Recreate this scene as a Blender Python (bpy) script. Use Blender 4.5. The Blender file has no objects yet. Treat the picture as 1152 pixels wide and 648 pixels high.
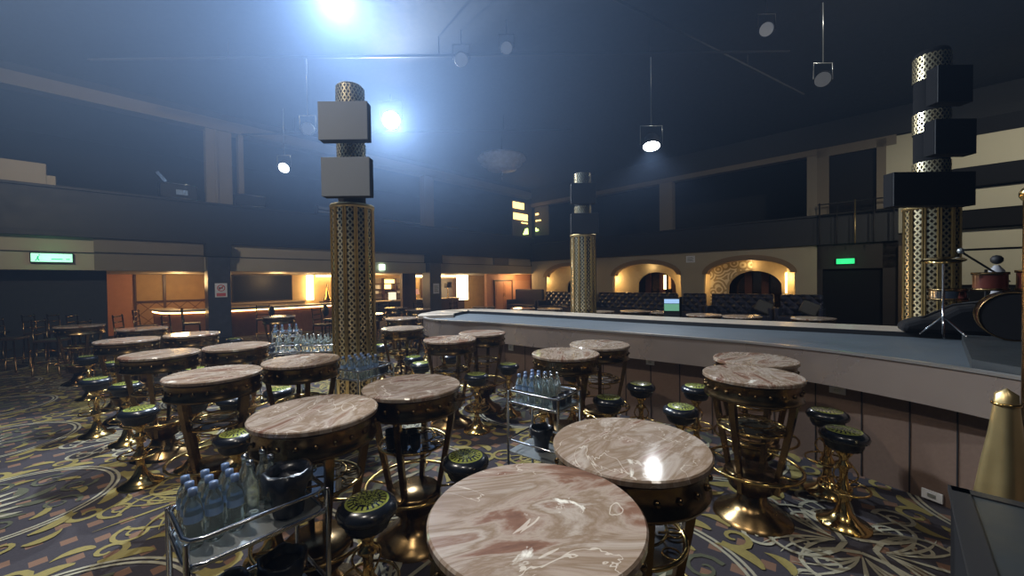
import bpy, math, random
from math import sin, cos, pi, radians as RAD, atan2, hypot
from mathutils import Vector, Matrix
random.seed(7)
COL = bpy.context.scene.collection
SC = bpy.context.scene

# ------------------------------------------------------------------ helpers
ZK = [0]
class MB:
    def __init__(s):
        s.v = []; s.f = []; s.m = []; s.s = []
    def add(s, vs, fs, mi=0, sm=False):
        o = len(s.v); s.v += [tuple(p) for p in vs]
        for f in fs:
            s.f.append(tuple(i + o for i in f)); s.m.append(mi); s.s.append(sm)
        return s
    def box(s, c, d, rz=0, mi=0, rx=0, ry=0):
        M = Matrix.Rotation(rz, 3, 'Z') @ Matrix.Rotation(ry, 3, 'Y') @ Matrix.Rotation(rx, 3, 'X')
        vs = [Vector(c) + M @ Vector((x*d[0]/2, y*d[1]/2, z*d[2]/2)) for x in (-1, 1) for y in (-1, 1) for z in (-1, 1)]
        return s.add(vs, [(0,1,3,2),(4,6,7,5),(0,4,5,1),(2,3,7,6),(0,2,6,4),(1,5,7,3)], mi)
    def bb(s, x0, x1, y0, y1, z0, z1, mi=0):
        return s.box(((x0+x1)/2, (y0+y1)/2, (z0+z1)/2), (abs(x1-x0), abs(y1-y0), abs(z1-z0)), 0, mi)
    def lathe(s, pr, n=24, c=(0,0,0), mi=0, sm=True, M=None):
        vs = []; fs = []; k = len(pr)
        for j in range(n):
            a = 2*pi*j/n
            for r, z in pr:
                p = Vector((r*cos(a), r*sin(a), z))
                if M: p = M @ p
                vs.append(p + Vector(c))
        for j in range(n):
            q = (j+1) % n
            for i in range(k-1):
                if pr[i][0] < 1e-6: fs.append((j*k+i, q*k+i+1, j*k+i+1) )
                elif pr[i+1][0] < 1e-6: fs.append((j*k+i, q*k+i, j*k+i+1))
                else: fs.append((j*k+i, q*k+i, q*k+i+1, j*k+i+1))
        return s.add(vs, fs, mi, sm)
    def tube(s, pts, r, n=8, closed=False, mi=0, caps=True, sm=True):
        P = [Vector(p) for p in pts]; N = len(P); vs = []; fs = []
        up = Vector((0, 0, 1))
        for i, p in enumerate(P):
            if closed: t = P[(i+1) % N] - P[i-1]
            else: t = P[min(i+1, N-1)] - P[max(i-1, 0)]
            t.normalize()
            a = t.cross(up)
            if a.length < 1e-3: a = t.cross(Vector((0, 1, 0)))
            a.normalize(); b = a.cross(t)
            rr = r[i] if isinstance(r, (list, tuple)) else r
            for j in range(n):
                g = 2*pi*(j+.5)/n
                vs.append(p + a*(rr*cos(g)) + b*(rr*sin(g)))
        for i in range(N if closed else N-1):
            q = (i+1) % N
            for j in range(n):
                k = (j+1) % n
                fs.append((i*n+j, i*n+k, q*n+k, q*n+j))
        if not closed and caps:
            fs.append(tuple(range(n))); fs.append(tuple((N-1)*n+j for j in reversed(range(n))))
        return s.add(vs, fs, mi, sm)
    def ring(s, R, z, r, n=32, c=(0,0), m=6, mi=0):
        return s.tube([(c[0]+R*cos(2*pi*i/n), c[1]+R*sin(2*pi*i/n), z) for i in range(n)], r, m, True, mi)
    def ball(s, c, r, n=8, mi=0, sz=1):
        k = max(4, n//2+1)
        return s.lathe([(r*sin(pi*i/k) if 0 < i < k else 0, -r*sz*cos(pi*i/k)) for i in range(k+1)], n, c, mi)
    def prism(s, poly, z0, z1, mi=0):
        n = len(poly)
        vs = [(x, y, z0) for x, y in poly] + [(x, y, z1) for x, y in poly]
        fs = [tuple(reversed(range(n))), tuple(range(n, 2*n))] + [(i, (i+1) % n, n+(i+1) % n, n+i) for i in range(n)]
        return s.add(vs, fs, mi)
    def prism_y(s, poly, y0, y1, mi=0):          # polygon in x-z, thick in y
        n = len(poly)
        vs = [(x, y0, z) for x, z in poly] + [(x, y1, z) for x, z in poly]
        fs = [tuple(range(n)), tuple(reversed(range(n, 2*n)))] + [(i, n+i, n+(i+1) % n, (i+1) % n) for i in range(n)]
        return s.add(vs, fs, mi)
    def ribbon(s, pts, ws, z, mi=0):
        vs = []; N = len(pts)
        for i, (x, y) in enumerate(pts):
            x0, y0 = pts[max(i-1, 0)]; x1, y1 = pts[min(i+1, N-1)]
            dx, dy = x1-x0, y1-y0; L = hypot(dx, dy) or 1
            w = ws[i]/2
            vs += [(x-dy/L*w, y+dx/L*w, z), (x+dy/L*w, y-dx/L*w, z)]
        return s.add(vs, [(2*i, 2*i+1, 2*i+3, 2*i+2) for i in range(N-1)], mi)
    def build(s, name, mats, parent=None, loc=(0,0,0), rz=0, bevel=0):
        me = bpy.data.meshes.new(name); me.from_pydata(s.v, [], s.f)
        if not isinstance(mats, (list, tuple)): mats = [mats]
        for m in mats: me.materials.append(m)
        me.polygons.foreach_set('material_index', s.m)
        me.polygons.foreach_set('use_smooth', s.s)
        me.update()
        o = bpy.data.objects.new(name, me); COL.objects.link(o)
        o.location = loc; o.rotation_euler[2] = rz
        if parent: o.parent = parent
        if bevel:
            b = o.modifiers.new('bevel', 'BEVEL'); b.width = bevel; b.segments = 2; b.limit_method = 'ANGLE'
        return o
def tag(o, label=None, cat=None, group=None, kind=None):
    if label: o['label'] = label
    if cat: o['category'] = cat
    if group: o['group'] = group
    if kind: o['kind'] = kind
    return o
def thing(name, label, cat, loc=(0,0,0), rz=0, group=None):
    o = bpy.data.objects.new(name, None); COL.objects.link(o); o.empty_display_size = .1
    o.location = loc; o.rotation_euler[2] = rz
    return tag(o, label, cat, group)
KIDS = {}
def copy_tree(o, parent=None):
    c = o.copy(); COL.objects.link(c)
    if parent: c.parent = parent
    for ch in list(o.children): copy_tree(ch, c)
    return c
PLACED = set()
def place(proto, x, y, rz, label, group=None, z=0, s=1):
    r = proto if proto.name not in PLACED else copy_tree(proto)
    if r is proto: PLACED.add(proto.name)
    r.location = (x, y, z); r.rotation_euler[2] = rz; r.scale = (s, s, s)
    r['label'] = label
    if group: r['group'] = group
    return r

# room frame: a along the back wall (right), b along the left wall (away)
CX, CY = 1.14, 22.57
RR = RAD(-43.8)
WV = Vector((cos(RR), sin(RR))); UV = Vector((-sin(RR), cos(RR)))
def room(a, b, z=0):
    return (CX + WV.x*a + UV.x*b, CY + WV.y*a + UV.y*b, z)
def rbuild(mb, name, mats, label=None, cat=None, kind=None, bevel=0, group=None):
    o = mb.build(name, mats, None, (CX, CY, 0), RR, bevel)
    return tag(o, label, cat, group, kind)
def smooth_path(P, k=6, closed=False):
    out = []; n = len(P)
    rng = range(n) if closed else range(n-1)
    for i in rng:
        if closed: p = [P[(i+j-1) % n] for j in range(4)]
        else: p = [P[max(i-1, 0)], P[i], P[i+1], P[min(i+2, n-1)]]
        for q in range(k):
            t = q/k
            out.append(tuple(.5*((2*p[1][d]) + (-p[0][d]+p[2][d])*t + (2*p[0][d]-5*p[1][d]+4*p[2][d]-p[3][d])*t*t + (-p[0][d]+3*p[1][d]-3*p[2][d]+p[3][d])*t**3) for d in range(len(P[0]))))
    if not closed: out.append(tuple(P[-1]))
    return out

# ------------------------------------------------------------------ materials
MATS = {}
def mat(name, col, metal=0, rough=.6, spec=.5, emit=None, es=0, coat=0, trans=0, alpha=1, noise=0, nscale=8, bump=0, bscale=60):
    m = bpy.data.materials.new(name); m.use_nodes = True
    nt = m.node_tree; b = nt.nodes['Principled BSDF']
    b.inputs['Base Color'].default_value = (*col, 1); b.inputs['Metallic'].default_value = metal
    b.inputs['Roughness'].default_value = rough; b.inputs['Specular IOR Level'].default_value = spec
    b.inputs['Coat Weight'].default_value = coat; b.inputs['Transmission Weight'].default_value = trans
    b.inputs['Alpha'].default_value = alpha
    if emit: b.inputs['Emission Color'].default_value = (*emit, 1); b.inputs['Emission Strength'].default_value = es
    if noise or bump:
        tc = nt.nodes.new('ShaderNodeTexCoord')
    if noise:
        n = nt.nodes.new('ShaderNodeTexNoise'); n.inputs['Scale'].default_value = nscale; n.inputs['Detail'].default_value = 5
        nt.links.new(tc.outputs['Object'], n.inputs['Vector'])
        mx = nt.nodes.new('ShaderNodeMix'); mx.data_type = 'RGBA'
        mx.inputs[6].default_value = (*[c*(1-noise) for c in col], 1); mx.inputs[7].default_value = (*[min(1, c*(1+noise)) for c in col], 1)
        nt.links.new(n.outputs['Fac'], mx.inputs[0]); nt.links.new(mx.outputs[2], b.inputs['Base Color'])
        mr = nt.nodes.new('ShaderNodeMapRange'); mr.inputs[3].default_value = max(.03, rough*.75); mr.inputs[4].default_value = min(1, rough*1.3)
        nt.links.new(n.outputs['Fac'], mr.inputs[0]); nt.links.new(mr.outputs[0], b.inputs['Roughness'])
    if bump:
        n2 = nt.nodes.new('ShaderNodeTexNoise'); n2.inputs['Scale'].default_value = bscale
        nt.links.new(tc.outputs['Object'], n2.inputs['Vector'])
        bp = nt.nodes.new('ShaderNodeBump'); bp.inputs['Strength'].default_value = bump; bp.inputs['Distance'].default_value = .02
        nt.links.new(n2.outputs['Fac'], bp.inputs['Height']); nt.links.new(bp.outputs[0], b.inputs['Normal'])
    MATS[name] = m
    return m
def node(nt, t, ins=None, **kw):
    n = nt.nodes.new(t)
    for k, v in kw.items(): setattr(n, k, v)
    for k, v in (ins or {}).items():
        if isinstance(v, bpy.types.NodeSocket): nt.links.new(v, n.inputs[k])
        else: n.inputs[k].default_value = v
    return n
def mth(nt, op, a, b=0.0, c=0.0):
    return node(nt, 'ShaderNodeMath', {0: a, 1: b, 2: c}, operation=op).outputs[0]
def mixc(nt, f, a, b):
    n = node(nt, 'ShaderNodeMix', {0: f}, data_type='RGBA')
    for i, v in ((6, a), (7, b)):
        if isinstance(v, bpy.types.NodeSocket): nt.links.new(v, n.inputs[i])
        else: n.inputs[i].default_value = (*v, 1)
    return n.outputs[2]
def ramp(nt, f, stops):
    r = node(nt, 'ShaderNodeValToRGB', {0: f}); cr = r.color_ramp
    while len(cr.elements) < len(stops): cr.elements.new(.5)
    for e, (p, c) in zip(cr.elements, stops): e.position = p; e.color = (*c, 1)
    return r.outputs[0]

BLACK = mat('black_paint', (.012, .012, .014), rough=.6)
MATTE = mat('matt_black', (.010, .010, .012), rough=.9, spec=.2)
CEIL = mat('ceiling_black', (.02, .021, .025), rough=.85, noise=.3)
DARKW = mat('dark_wall', (.02, .021, .024), rough=.8, noise=.3)
PARAP = mat('parapet_charcoal', (.018, .02, .026), rough=.55, noise=.25, nscale=3)
BEIGE = mat('beige_fascia', (.42, .36, .26), rough=.6, noise=.12, nscale=1.5)
BEIGE2 = mat('dull_beige', (.17, .14, .105), rough=.6, noise=.15, nscale=2)
PIL = mat('pilaster_beige', (.22, .19, .15), rough=.6)
CREAM = mat('cream_panel', (.50, .47, .36), rough=.6, noise=.08, nscale=2)
ORANGE = mat('amber_wallpaper', (.52, .34, .14), rough=.6, noise=.2, nscale=4)
PINKW = mat('salmon_wood', (.62, .30, .18), rough=.45, noise=.1)
WOOD = mat('brown_wood', (.10, .05, .03), rough=.4, noise=.3)
DWOOD = mat('dark_wood', (.035, .02, .014), rough=.4, noise=.3)
GOLD = mat('polished_brass', (.62, .42, .15), metal=1, rough=.16, noise=.15, nscale=20)
DGOLD = mat('aged_brass', (.20, .13, .058), metal=1, rough=.24, noise=.4, nscale=14)
SATIN = mat('satin_gold', (.55, .42, .20), metal=.85, rough=.35, noise=.15)
CHROME = mat('chrome', (.62, .63, .65), metal=1, rough=.15)
STEEL = mat('shelf_steel', (.50, .54, .56), metal=.8, rough=.28)
LEATH = mat('black_leather', (.012, .015, .022), rough=.28, coat=.4)
LEATHB = mat('navy_leather', (.035, .04, .075), rough=.3, coat=.3)
GREYC = mat('grey_cushion', (.12, .12, .12), rough=.8)
PLAS = mat('black_plastic', (.012, .014, .022), rough=.3)
WHITE = mat('white_card', (.75, .76, .78), rough=.6)
CASE = mat('case_laminate', (.022, .027, .031), rough=.5, noise=.2)
STAGEF = mat('stage_top_blue_grey', (.075, .092, .11), rough=.5, noise=.12, nscale=2)
LEDGE = mat('stage_ledge_stone', (.40, .34, .28), rough=.35, noise=.15, nscale=5)
SPKG = mat('grey_speaker_cloth', (.16, .18, .21), rough=.8, noise=.06)
SPKB = mat('black_speaker_cloth', (.012, .014, .018), rough=.75)
GLASS = mat('bottle_plastic', (.84, .95, .95), rough=.05, trans=.93, spec=.8)
TINT = mat('smoked_glass', (.10, .09, .07), rough=.06, trans=.5)
BLUEC = mat('blue_cap', (.16, .24, .42), rough=.3)
WATERL = mat('blue_label', (.22, .34, .55), rough=.5)
DRUMR = mat('red_drum_shell', (.09, .02, .014), rough=.3, coat=.3)
WARM = mat('warm_light_strip', (1, .8, .4), emit=(1, .62, .22), es=9)
WARMW = mat('cove_light', (1, .9, .6), emit=(1, .76, .42), es=9)
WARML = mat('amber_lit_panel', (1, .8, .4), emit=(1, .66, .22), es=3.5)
LAMPW = mat('lamp_lens_white', (1, 1, 1), emit=(.80, .90, 1), es=60)
LAMPD = mat('lamp_lens_dim', (.03, .03, .034), emit=(.85, .92, 1), es=.04)
GREEN = mat('exit_green', (.05, .5, .2), emit=(.03, .85, .25), es=1.0)
GREENW = mat('exit_white', (1, 1, 1), emit=(.30, 1, .58), es=1.15)
GREEND = mat('exit_dark_mark', (.02, .35, .2), emit=(.03, .40, .22), es=1.0)
SCREENB = mat('screen_blue', (.2, .4, .7), emit=(.45, .65, .95), es=.7)
SCREENG = mat('screen_green', (.1, .3, .2), emit=(.2, .5, .3), es=.5)
MIRR = mat('dark_mirror', (.10, .07, .05), metal=1, rough=.12, noise=.4, nscale=2)
MAROON = mat('maroon_curtain', (.045, .012, .008), rough=.7)
REDP = mat('red_print', (.6, .12, .12), rough=.6)
BLKP = mat('black_print', (.02, .02, .02), rough=.6)
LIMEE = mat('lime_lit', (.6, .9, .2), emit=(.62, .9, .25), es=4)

def marble():
    m = mat('rose_marble', (.5, .35, .3), rough=.10); nt = m.node_tree; b = nt.nodes['Principled BSDF']
    tc = node(nt, 'ShaderNodeTexCoord'); oi = node(nt, 'ShaderNodeObjectInfo')
    off = node(nt, 'ShaderNodeVectorMath', {0: tc.outputs['Object']}, operation='ADD')
    sc = node(nt, 'ShaderNodeCombineXYZ', {0: mth(nt, 'MULTIPLY', oi.outputs['Random'], 31.), 1: mth(nt, 'MULTIPLY', oi.outputs['Random'], 17.), 2: 0.0})
    nt.links.new(sc.outputs[0], off.inputs[1])
    v = off.outputs[0]
    mp = node(nt, 'ShaderNodeMapping', {0: v, 2: (0, 0, .35), 3: (1.0, 3.2, 1)}); vs = mp.outputs[0]
    n1 = node(nt, 'ShaderNodeTexNoise', {'Vector': vs, 'Scale': 1.8, 'Detail': 9, 'Roughness': .6, 'Distortion': .8}).outputs['Fac']
    base = ramp(nt, n1, [(.28, (.12, .06, .04)), (.39, (.22, .12, .08)), (.46, (.38, .30, .24)), (.52, (.24, .165, .11)), (.59, (.43, .36, .30)), (.66, (.24, .145, .10)), (.76, (.46, .41, .36))])
    n2 = node(nt, 'ShaderNodeTexNoise', {'Vector': v, 'Scale': 3.4, 'Detail': 7, 'Roughness': .6, 'Distortion': 1.6}).outputs['Fac']
    blot = mth(nt, 'SMOOTH_MIN', mth(nt, 'MAXIMUM', mth(nt, 'MULTIPLY', mth(nt, 'SUBTRACT', n2, .645), 22.), 0.0), 1.0, .1)
    c = mixc(nt, blot, base, (.80, .75, .66))
    n3 = node(nt, 'ShaderNodeTexNoise', {'Vector': v, 'Scale': 1.7, 'Detail': 4, 'Roughness': .55, 'Distortion': 2.2}).outputs['Fac']
    vein = mth(nt, 'LESS_THAN', mth(nt, 'ABSOLUTE', mth(nt, 'SUBTRACT', n3, .53)), .0035)
    c = mixc(nt, mth(nt, 'MULTIPLY', vein, .55), c, (.74, .66, .56))
    nt.links.new(c, b.inputs['Base Color'])
    return m
MARBLE = marble()

def carpet():
    m = mat('club_carpet', (.03, .03, .04), rough=.95); nt = m.node_tree; b = nt.nodes['Principled BSDF']
    tc = node(nt, 'ShaderNodeTexCoord')
    mp = node(nt, 'ShaderNodeMapping', {0: tc.outputs['Object'], 2: (0, 0, RAD(-9))})
    sp = node(nt, 'ShaderNodeSeparateXYZ', {0: mp.outputs[0]})
    def cell(k, s): return mth(nt, 'ABSOLUTE', mth(nt, 'SUBTRACT', mth(nt, 'FRACT', mth(nt, 'ADD', mth(nt, 'DIVIDE', sp.outputs[k], s), 100.25)), .5))
    dx, dy = cell(0, .205), cell(1, .205)
    d1 = mth(nt, 'ADD', dx, dy)
    # diamond at every cell centre, with notched sides
    dia = mth(nt, 'LESS_THAN', d1, .27)
    n = node(nt, 'ShaderNodeTexNoise', {'Vector': tc.outputs['Object'], 'Scale': 60, 'Detail': 3}).outputs['Fac']
    bg = mixc(nt, n, (.017, .014, .018), (.040, .033, .041))
    c = mixc(nt, dia, bg, (.145, .078, .048))
    nt.links.new(c, b.inputs['Base Color'])
    bp = node(nt, 'ShaderNodeBump', {'Height': n, 'Strength': .3}); nt.links.new(bp.outputs[0], b.inputs['Normal'])
    return m
CARPET = carpet()
CYEL = mat('carpet_yellow', (.20, .16, .045), rough=.95, noise=.3, nscale=50)
CPAL = mat('carpet_pale', (.27, .25, .18), rough=.95, noise=.25, nscale=50)
CGRN = mat('carpet_olive', (.06, .062, .035), rough=.95, noise=.35, nscale=40)

FLUTE = mat('bronze_gold', (.38, .28, .12), metal=.9, rough=.32, noise=.15)
def lattice():
    m = mat('gold_lattice', (.5, .35, .12), metal=.8, rough=.3); nt = m.node_tree; b = nt.nodes['Principled BSDF']
    tc = node(nt, 'ShaderNodeTexCoord'); sp = node(nt, 'ShaderNodeSeparateXYZ', {0: tc.outputs['Object']})
    ang = mth(nt, 'MULTIPLY', mth(nt, 'ARCTAN2', sp.outputs[1], sp.outputs[0]), 24/pi/2)
    zz = mth(nt, 'MULTIPLY', sp.outputs[2], 13.)
    def s(x): return mth(nt, 'ABSOLUTE', mth(nt, 'SUBTRACT', mth(nt, 'FRACT', mth(nt, 'ADD', x, 200.)), .5))
    k = mth(nt, 'MAXIMUM', s(mth(nt, 'ADD', ang, zz)), s(mth(nt, 'SUBTRACT', ang, zz)))
    wire = mth(nt, 'GREATER_THAN', k, .30)
    nt.links.new(mixc(nt, wire, (.035, .026, .014), (.85, .72, .45)), b.inputs['Base Color'])
    nt.links.new(mth(nt, 'SUBTRACT', .75, mth(nt, 'MULTIPLY', wire, .5)), b.inputs['Roughness'])
    bp = node(nt, 'ShaderNodeBump', {'Height': wire, 'Strength': .6, 'Distance': .01}); nt.links.new(bp.outputs[0], b.inputs['Normal'])
    return m
LATT = lattice()

def seatmat():
    m = mat('seat_leather_print', (.01, .012, .018), rough=.25, coat=.5); nt = m.node_tree; b = nt.nodes['Principled BSDF']
    tc = node(nt, 'ShaderNodeTexCoord'); sp = node(nt, 'ShaderNodeSeparateXYZ', {0: tc.outputs['Object']})
    x, y, z = sp.outputs
    r = mth(nt, 'SQRT', mth(nt, 'ADD', mth(nt, 'MULTIPLY', x, x), mth(nt, 'MULTIPLY', y, y)))
    ring = mth(nt, 'LESS_THAN', mth(nt, 'ABSOLUTE', mth(nt, 'SUBTRACT', r, .098)), .006)
    ring2 = mth(nt, 'LESS_THAN', mth(nt, 'ABSOLUTE', mth(nt, 'SUBTRACT', r, .078)), .012)
    w = node(nt, 'ShaderNodeTexWave', {'Vector': tc.outputs['Object'], 'Scale': 9., 'Distortion': 14., 'Detail': 2, 'Detail Scale': 6.}).outputs['Fac']
    glyph = mth(nt, 'MULTIPLY', mth(nt, 'GREATER_THAN', w, .55), mth(nt, 'LESS_THAN', r, .062))
    let = mth(nt, 'GREATER_THAN', mth(nt, 'FRACT', mth(nt, 'MULTIPLY', mth(nt, 'ARCTAN2', y, x), 3.2)), .4)
    f = mth(nt, 'MAXIMUM', mth(nt, 'MAXIMUM', ring, mth(nt, 'MULTIPLY', ring2, let)), glyph)
    f = mth(nt, 'MULTIPLY', f, mth(nt, 'GREATER_THAN', z, .64))
    nt.links.new(mixc(nt, f, (.01, .013, .02), (.32, .36, .07)), b.inputs['Base Color'])
    return m
SEATP = seatmat()

def tufted():
    m = mat('tufted_leather', (.055, .06, .10), rough=.28, coat=.3); nt = m.node_tree; b = nt.nodes['Principled BSDF']
    tc = node(nt, 'ShaderNodeTexCoord'); sp = node(nt, 'ShaderNodeSeparateXYZ', {0: tc.outputs['Object']})
    def s(v): return mth(nt, 'ABSOLUTE', mth(nt, 'SINE', v))
    p = mth(nt, 'MULTIPLY', mth(nt, 'ADD', sp.outputs[0], sp.outputs[2]), 9.); q = mth(nt, 'MULTIPLY', mth(nt, 'SUBTRACT', sp.outputs[0], sp.outputs[2]), 9.)
    h = mth(nt, 'MULTIPLY', s(p), s(q))
    bp = node(nt, 'ShaderNodeBump', {'Height': h, 'Strength': 1.0, 'Distance': .12}); nt.links.new(bp.outputs[0], b.inputs['Normal'])
    return m
TUFT = tufted()

def panelwood():
    m = mat('stage_panel_laminate', (.20, .13, .10), rough=.45); nt = m.node_tree; b = nt.nodes['Principled BSDF']
    tc = node(nt, 'ShaderNodeTexCoord')
    n = node(nt, 'ShaderNodeTexNoise', {'Vector': tc.outputs['Object'], 'Scale': 40, 'Detail': 3}).outputs['Fac']
    nt.links.new(mixc(nt, n, (.135, .088, .066), (.19, .125, .095)), b.inputs['Base Color'])
    return m
PANEL = panelwood()
SKIRT = mat('brushed_copper_steel', (.42, .335, .29), metal=.6, rough=.28, noise=.08, nscale=3)

def quilt():
    m = mat('quilted_amber', (.55, .33, .15), rough=.5); nt = m.node_tree; b = nt.nodes['Principled BSDF']
    tc = node(nt, 'ShaderNodeTexCoord'); sp = node(nt, 'ShaderNodeSeparateXYZ', {0: tc.outputs['Object']})
    q1 = mth(nt, 'ABSOLUTE', mth(nt, 'SUBTRACT', mth(nt, 'FRACT', mth(nt, 'MULTIPLY', mth(nt, 'ADD', sp.outputs[1], sp.outputs[2]), 2.2)), .5))
    q2 = mth(nt, 'ABSOLUTE', mth(nt, 'SUBTRACT', mth(nt, 'FRACT', mth(nt, 'MULTIPLY', mth(nt, 'SUBTRACT', sp.outputs[1], sp.outputs[2]), 2.2)), .5))
    line = mth(nt, 'GREATER_THAN', mth(nt, 'MAXIMUM', q1, q2), .45)
    nt.links.new(mixc(nt, line, (.48, .29, .14), (.24, .12, .05)), b.inputs['Base Color'])
    return m
QUILT = quilt()

def floral():
    m = mat('floral_plaster', (.5, .47, .38), rough=.5); nt = m.node_tree; b = nt.nodes['Principled BSDF']
    tc = node(nt, 'ShaderNodeTexCoord')
    w = node(nt, 'ShaderNodeTexVoronoi', {'Vector': tc.outputs['Object'], 'Scale': 2.3}, feature='F1').outputs['Distance']
    k = mth(nt, 'GREATER_THAN', mth(nt, 'SINE', mth(nt, 'MULTIPLY', w, 24.)), .2)
    nt.links.new(mixc(nt, k, (.24, .2, .12), (.52, .49, .38)), b.inputs['Base Color'])
    return m
FLORAL = floral()

# ------------------------------------------------------------------ camera
cam = bpy.data.cameras.new('camera'); cam.lens = 36*442.6/1152; cam.sensor_width = 36; cam.clip_start = .05
co = bpy.data.objects.new('camera', cam); COL.objects.link(co); SC.camera = co
p, ro = -.01672, .01202
R = Matrix.Rotation(pi/2 + p, 4, 'X') @ Matrix.Rotation(-ro, 4, 'Z')
co.matrix_world = Matrix.Translation((0, 0, 1.75)) @ R

# ------------------------------------------------------------------ floor with woven pattern
fl = MB()
fl.add([(-28, -3, 0), (14, -3, 0), (14, 34, 0), (-28, 34, 0)], [(0, 1, 2, 3)], 0)
O = Vector((-2.35, 1.8)); LA = Vector((.809, -.588)); LB = Vector((.588, .809)); LP = 2.19
def spiral(cx, cy, a0, turns, r0, r1, d=1, n=22):
    return [(cx + (r0+(r1-r0)*(i/n))*cos(a0+d*2*pi*turns*i/n), cy + (r0+(r1-r0)*(i/n))*sin(a0+d*2*pi*turns*i/n)) for i in range(n+1)]
def put(pts, ws, cen, mi, z):
    P = [(cen.x + LA.x*x + LB.x*y, cen.y + LA.y*x + LB.y*y) for x, y in pts]
    ZK[0] = (ZK[0]+1) % 60; fl.ribbon(P, ws, .003 + ZK[0]*.00007, mi)
def scroll(pts, w0, w1, cen, mi, z=.004):
    n = len(pts); put(pts, [w0 + (w1-w0)*(i/(n-1)) for i in range(n)], cen, mi, z)
def leaf(x, y, a, L, w, cen, mi, bend=.5, z=.006):
    n = 8; P = []
    for i in range(n+1):
        t = i/n; P.append((x + L*t*cos(a+bend*t), y + L*t*sin(a+bend*t)))
    put(P, [max(.003, w*sin(pi*min(1, .08+t*.92))) for t in [i/n for i in range(n+1)]], cen, mi, z)
def rosette(c, mi, s=1.0):
    for k in range(4):
        A = k*pi/2
        def tr(P): return [(s*(x*cos(A)-y*sin(A)), s*(x*sin(A)+y*cos(A))) for x, y in P]
        for sg in (1, -1):
            # big C-scroll ending in a curl
            P = [(.06, 0)] + [(.06+.38*t, sg*(.05+.20*sin(pi*t*.9))) for t in [i/10 for i in range(1, 11)]]
            scroll(tr(P), .026*s, .018*s, c, mi)
            scroll(tr(spiral(.42, sg*.20, -sg*pi/2, 1.35, .10, .02, sg)), .026*s, .012*s, c, mi)
            scroll(tr(spiral(.24, sg*.13, sg*pi, 1.2, .075, .015, -sg)), .02*s, .012*s, c, mi)
            leafs = [(.16, .16), (.30, .30), (.45, .12)]
            for q, (ra, bb) in enumerate(leafs):
                x, y = .1, sg*.01
                a = A + sg*(.22+.2*q)
                leaf(s*(x*cos(A)-y*sin(A)), s*(x*sin(A)+y*cos(A)), a, s*(.40-.04*q), s*.018, c, mi, sg*.45)
        leaf(s*.1*cos(A), s*.1*sin(A), A, s*.46, s*.022, c, mi, 0)
def medallion(c):
    for r, w, mi in ((.66, .022, 2), (.70, .022, 2)):
        scroll([(r*cos(2*pi*i/56), r*sin(2*pi*i/56)) for i in range(57)], w, w, c, mi, .005)
    for k in range(8):
        a = k*pi/4
        scroll(spiral(.44*cos(a), .44*sin(a), a, 1.25, .13, .02, 1 if k % 2 else -1, 14), .035, .015, c, 3)
        leaf(.12*cos(a), .12*sin(a), a, .26, .08, c, 3, .6)
        leaf(.5*cos(a+.3), .5*sin(a+.3), a+1.8, .2, .06, c, 1, .8)
    for k in range(5):
        leaf(-.2+.1*k, -.08, pi/2+(.3-.15*k), .22, .05, c, 2, 0)
    for k in range(12):                          # wreath of acanthus outside the rings
        a = k*pi/6; x, y = .84*cos(a), .84*sin(a)
        scroll(spiral(x, y, a+pi, 1.15, .12, .02, 1, 14), .05, .018, c, 1)
        leaf(.78*cos(a+.16), .78*sin(a+.16), a+pi/2, .30, .085, c, 1, .7)
        leaf(.92*cos(a+.1), .92*sin(a+.1), a+.9, .2, .07, c, 1, 1.0)
for i in range(-9, 6):
    for j in range(-3, 9):
        c = O + LA*(LP*i) + LB*(LP*j)
        if not (-15 < c.x < 5 and -1.2 < c.y < 14) or (c.x > -.5+ (9-c.y)*.6 and c.y > 5): continue
        medallion(c)
        d = c + (LA+LB)*(LP/2)
        rosette(d, 2 if (i+j) % 2 == 0 else 1, 1.25)
f = fl.build('floor', [CARPET, CYEL, CPAL, CGRN]); tag(f, kind='structure')

# ------------------------------------------------------------------ room shell
S = 'structure'
rbuild(MB().bb(-12, 26, -34, 8, 7.0, 7.2), 'ceiling', CEIL, kind=S)
# left side: balcony
rbuild(MB().bb(-5.2, 0, -34, 3, 2.17, 2.60, 0).bb(-.02, .03, -34, 0, 2.60, 2.62, 1), 'trim_lower_fascia', [BEIGE, BLACK], kind=S)
mb = MB(); mb.bb(-5.2, -.05, -34, 0, 2.62, 3.0, 0)
rbuild(mb, 'trim_upper_fascia', BEIGE, kind=S)
rbuild(MB().bb(-.03, .02, -17.2, -14.95, 2.64, 3.01).bb(-.03, .02, -17.2, -14.95, 2.16, 2.6).bb(-.06,.02,-3.0,-1.9,2.64,3.01), 'trim_brown_panel', BEIGE2, kind=S)
rbuild(MB().bb(-6.2, .12, -34, 0.1, 3.0, 3.12).bb(-.03, .12, -34, 0.1, 3.1, 4.2).bb(-.08, .18, -34, 0.1, 4.16, 4.22), 'trim_left_parapet', PARAP, kind=S)
rbuild(MB().bb(-.4, .05, -34, 0.1, 6.47, 6.80), 'trim_left_header', BEIGE2, kind=S)
rbuild(MB().bb(-.4, 0, -34, 0.1, 6.80, 7.0), 'trim_left_header', CEIL, kind=S)
rbuild(MB().bb(-6.4, -6.2, -34, 8, 3.0, 7.0), 'wall_left_upper', DARKW, kind=S)
mb = MB(); mb.bb(-5.2, -5.0, -18, 4, 0, 2.2)
rbuild(mb, 'wall_left', ORANGE, kind=S)
rbuild(MB().bb(-.7, -.5, -34, -16.98, 0, 2.2).bb(-5.0, -.7, -17.1, -16.98, 0, 2.2), 'wall_left_dark', DARKW, kind=S)
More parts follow.
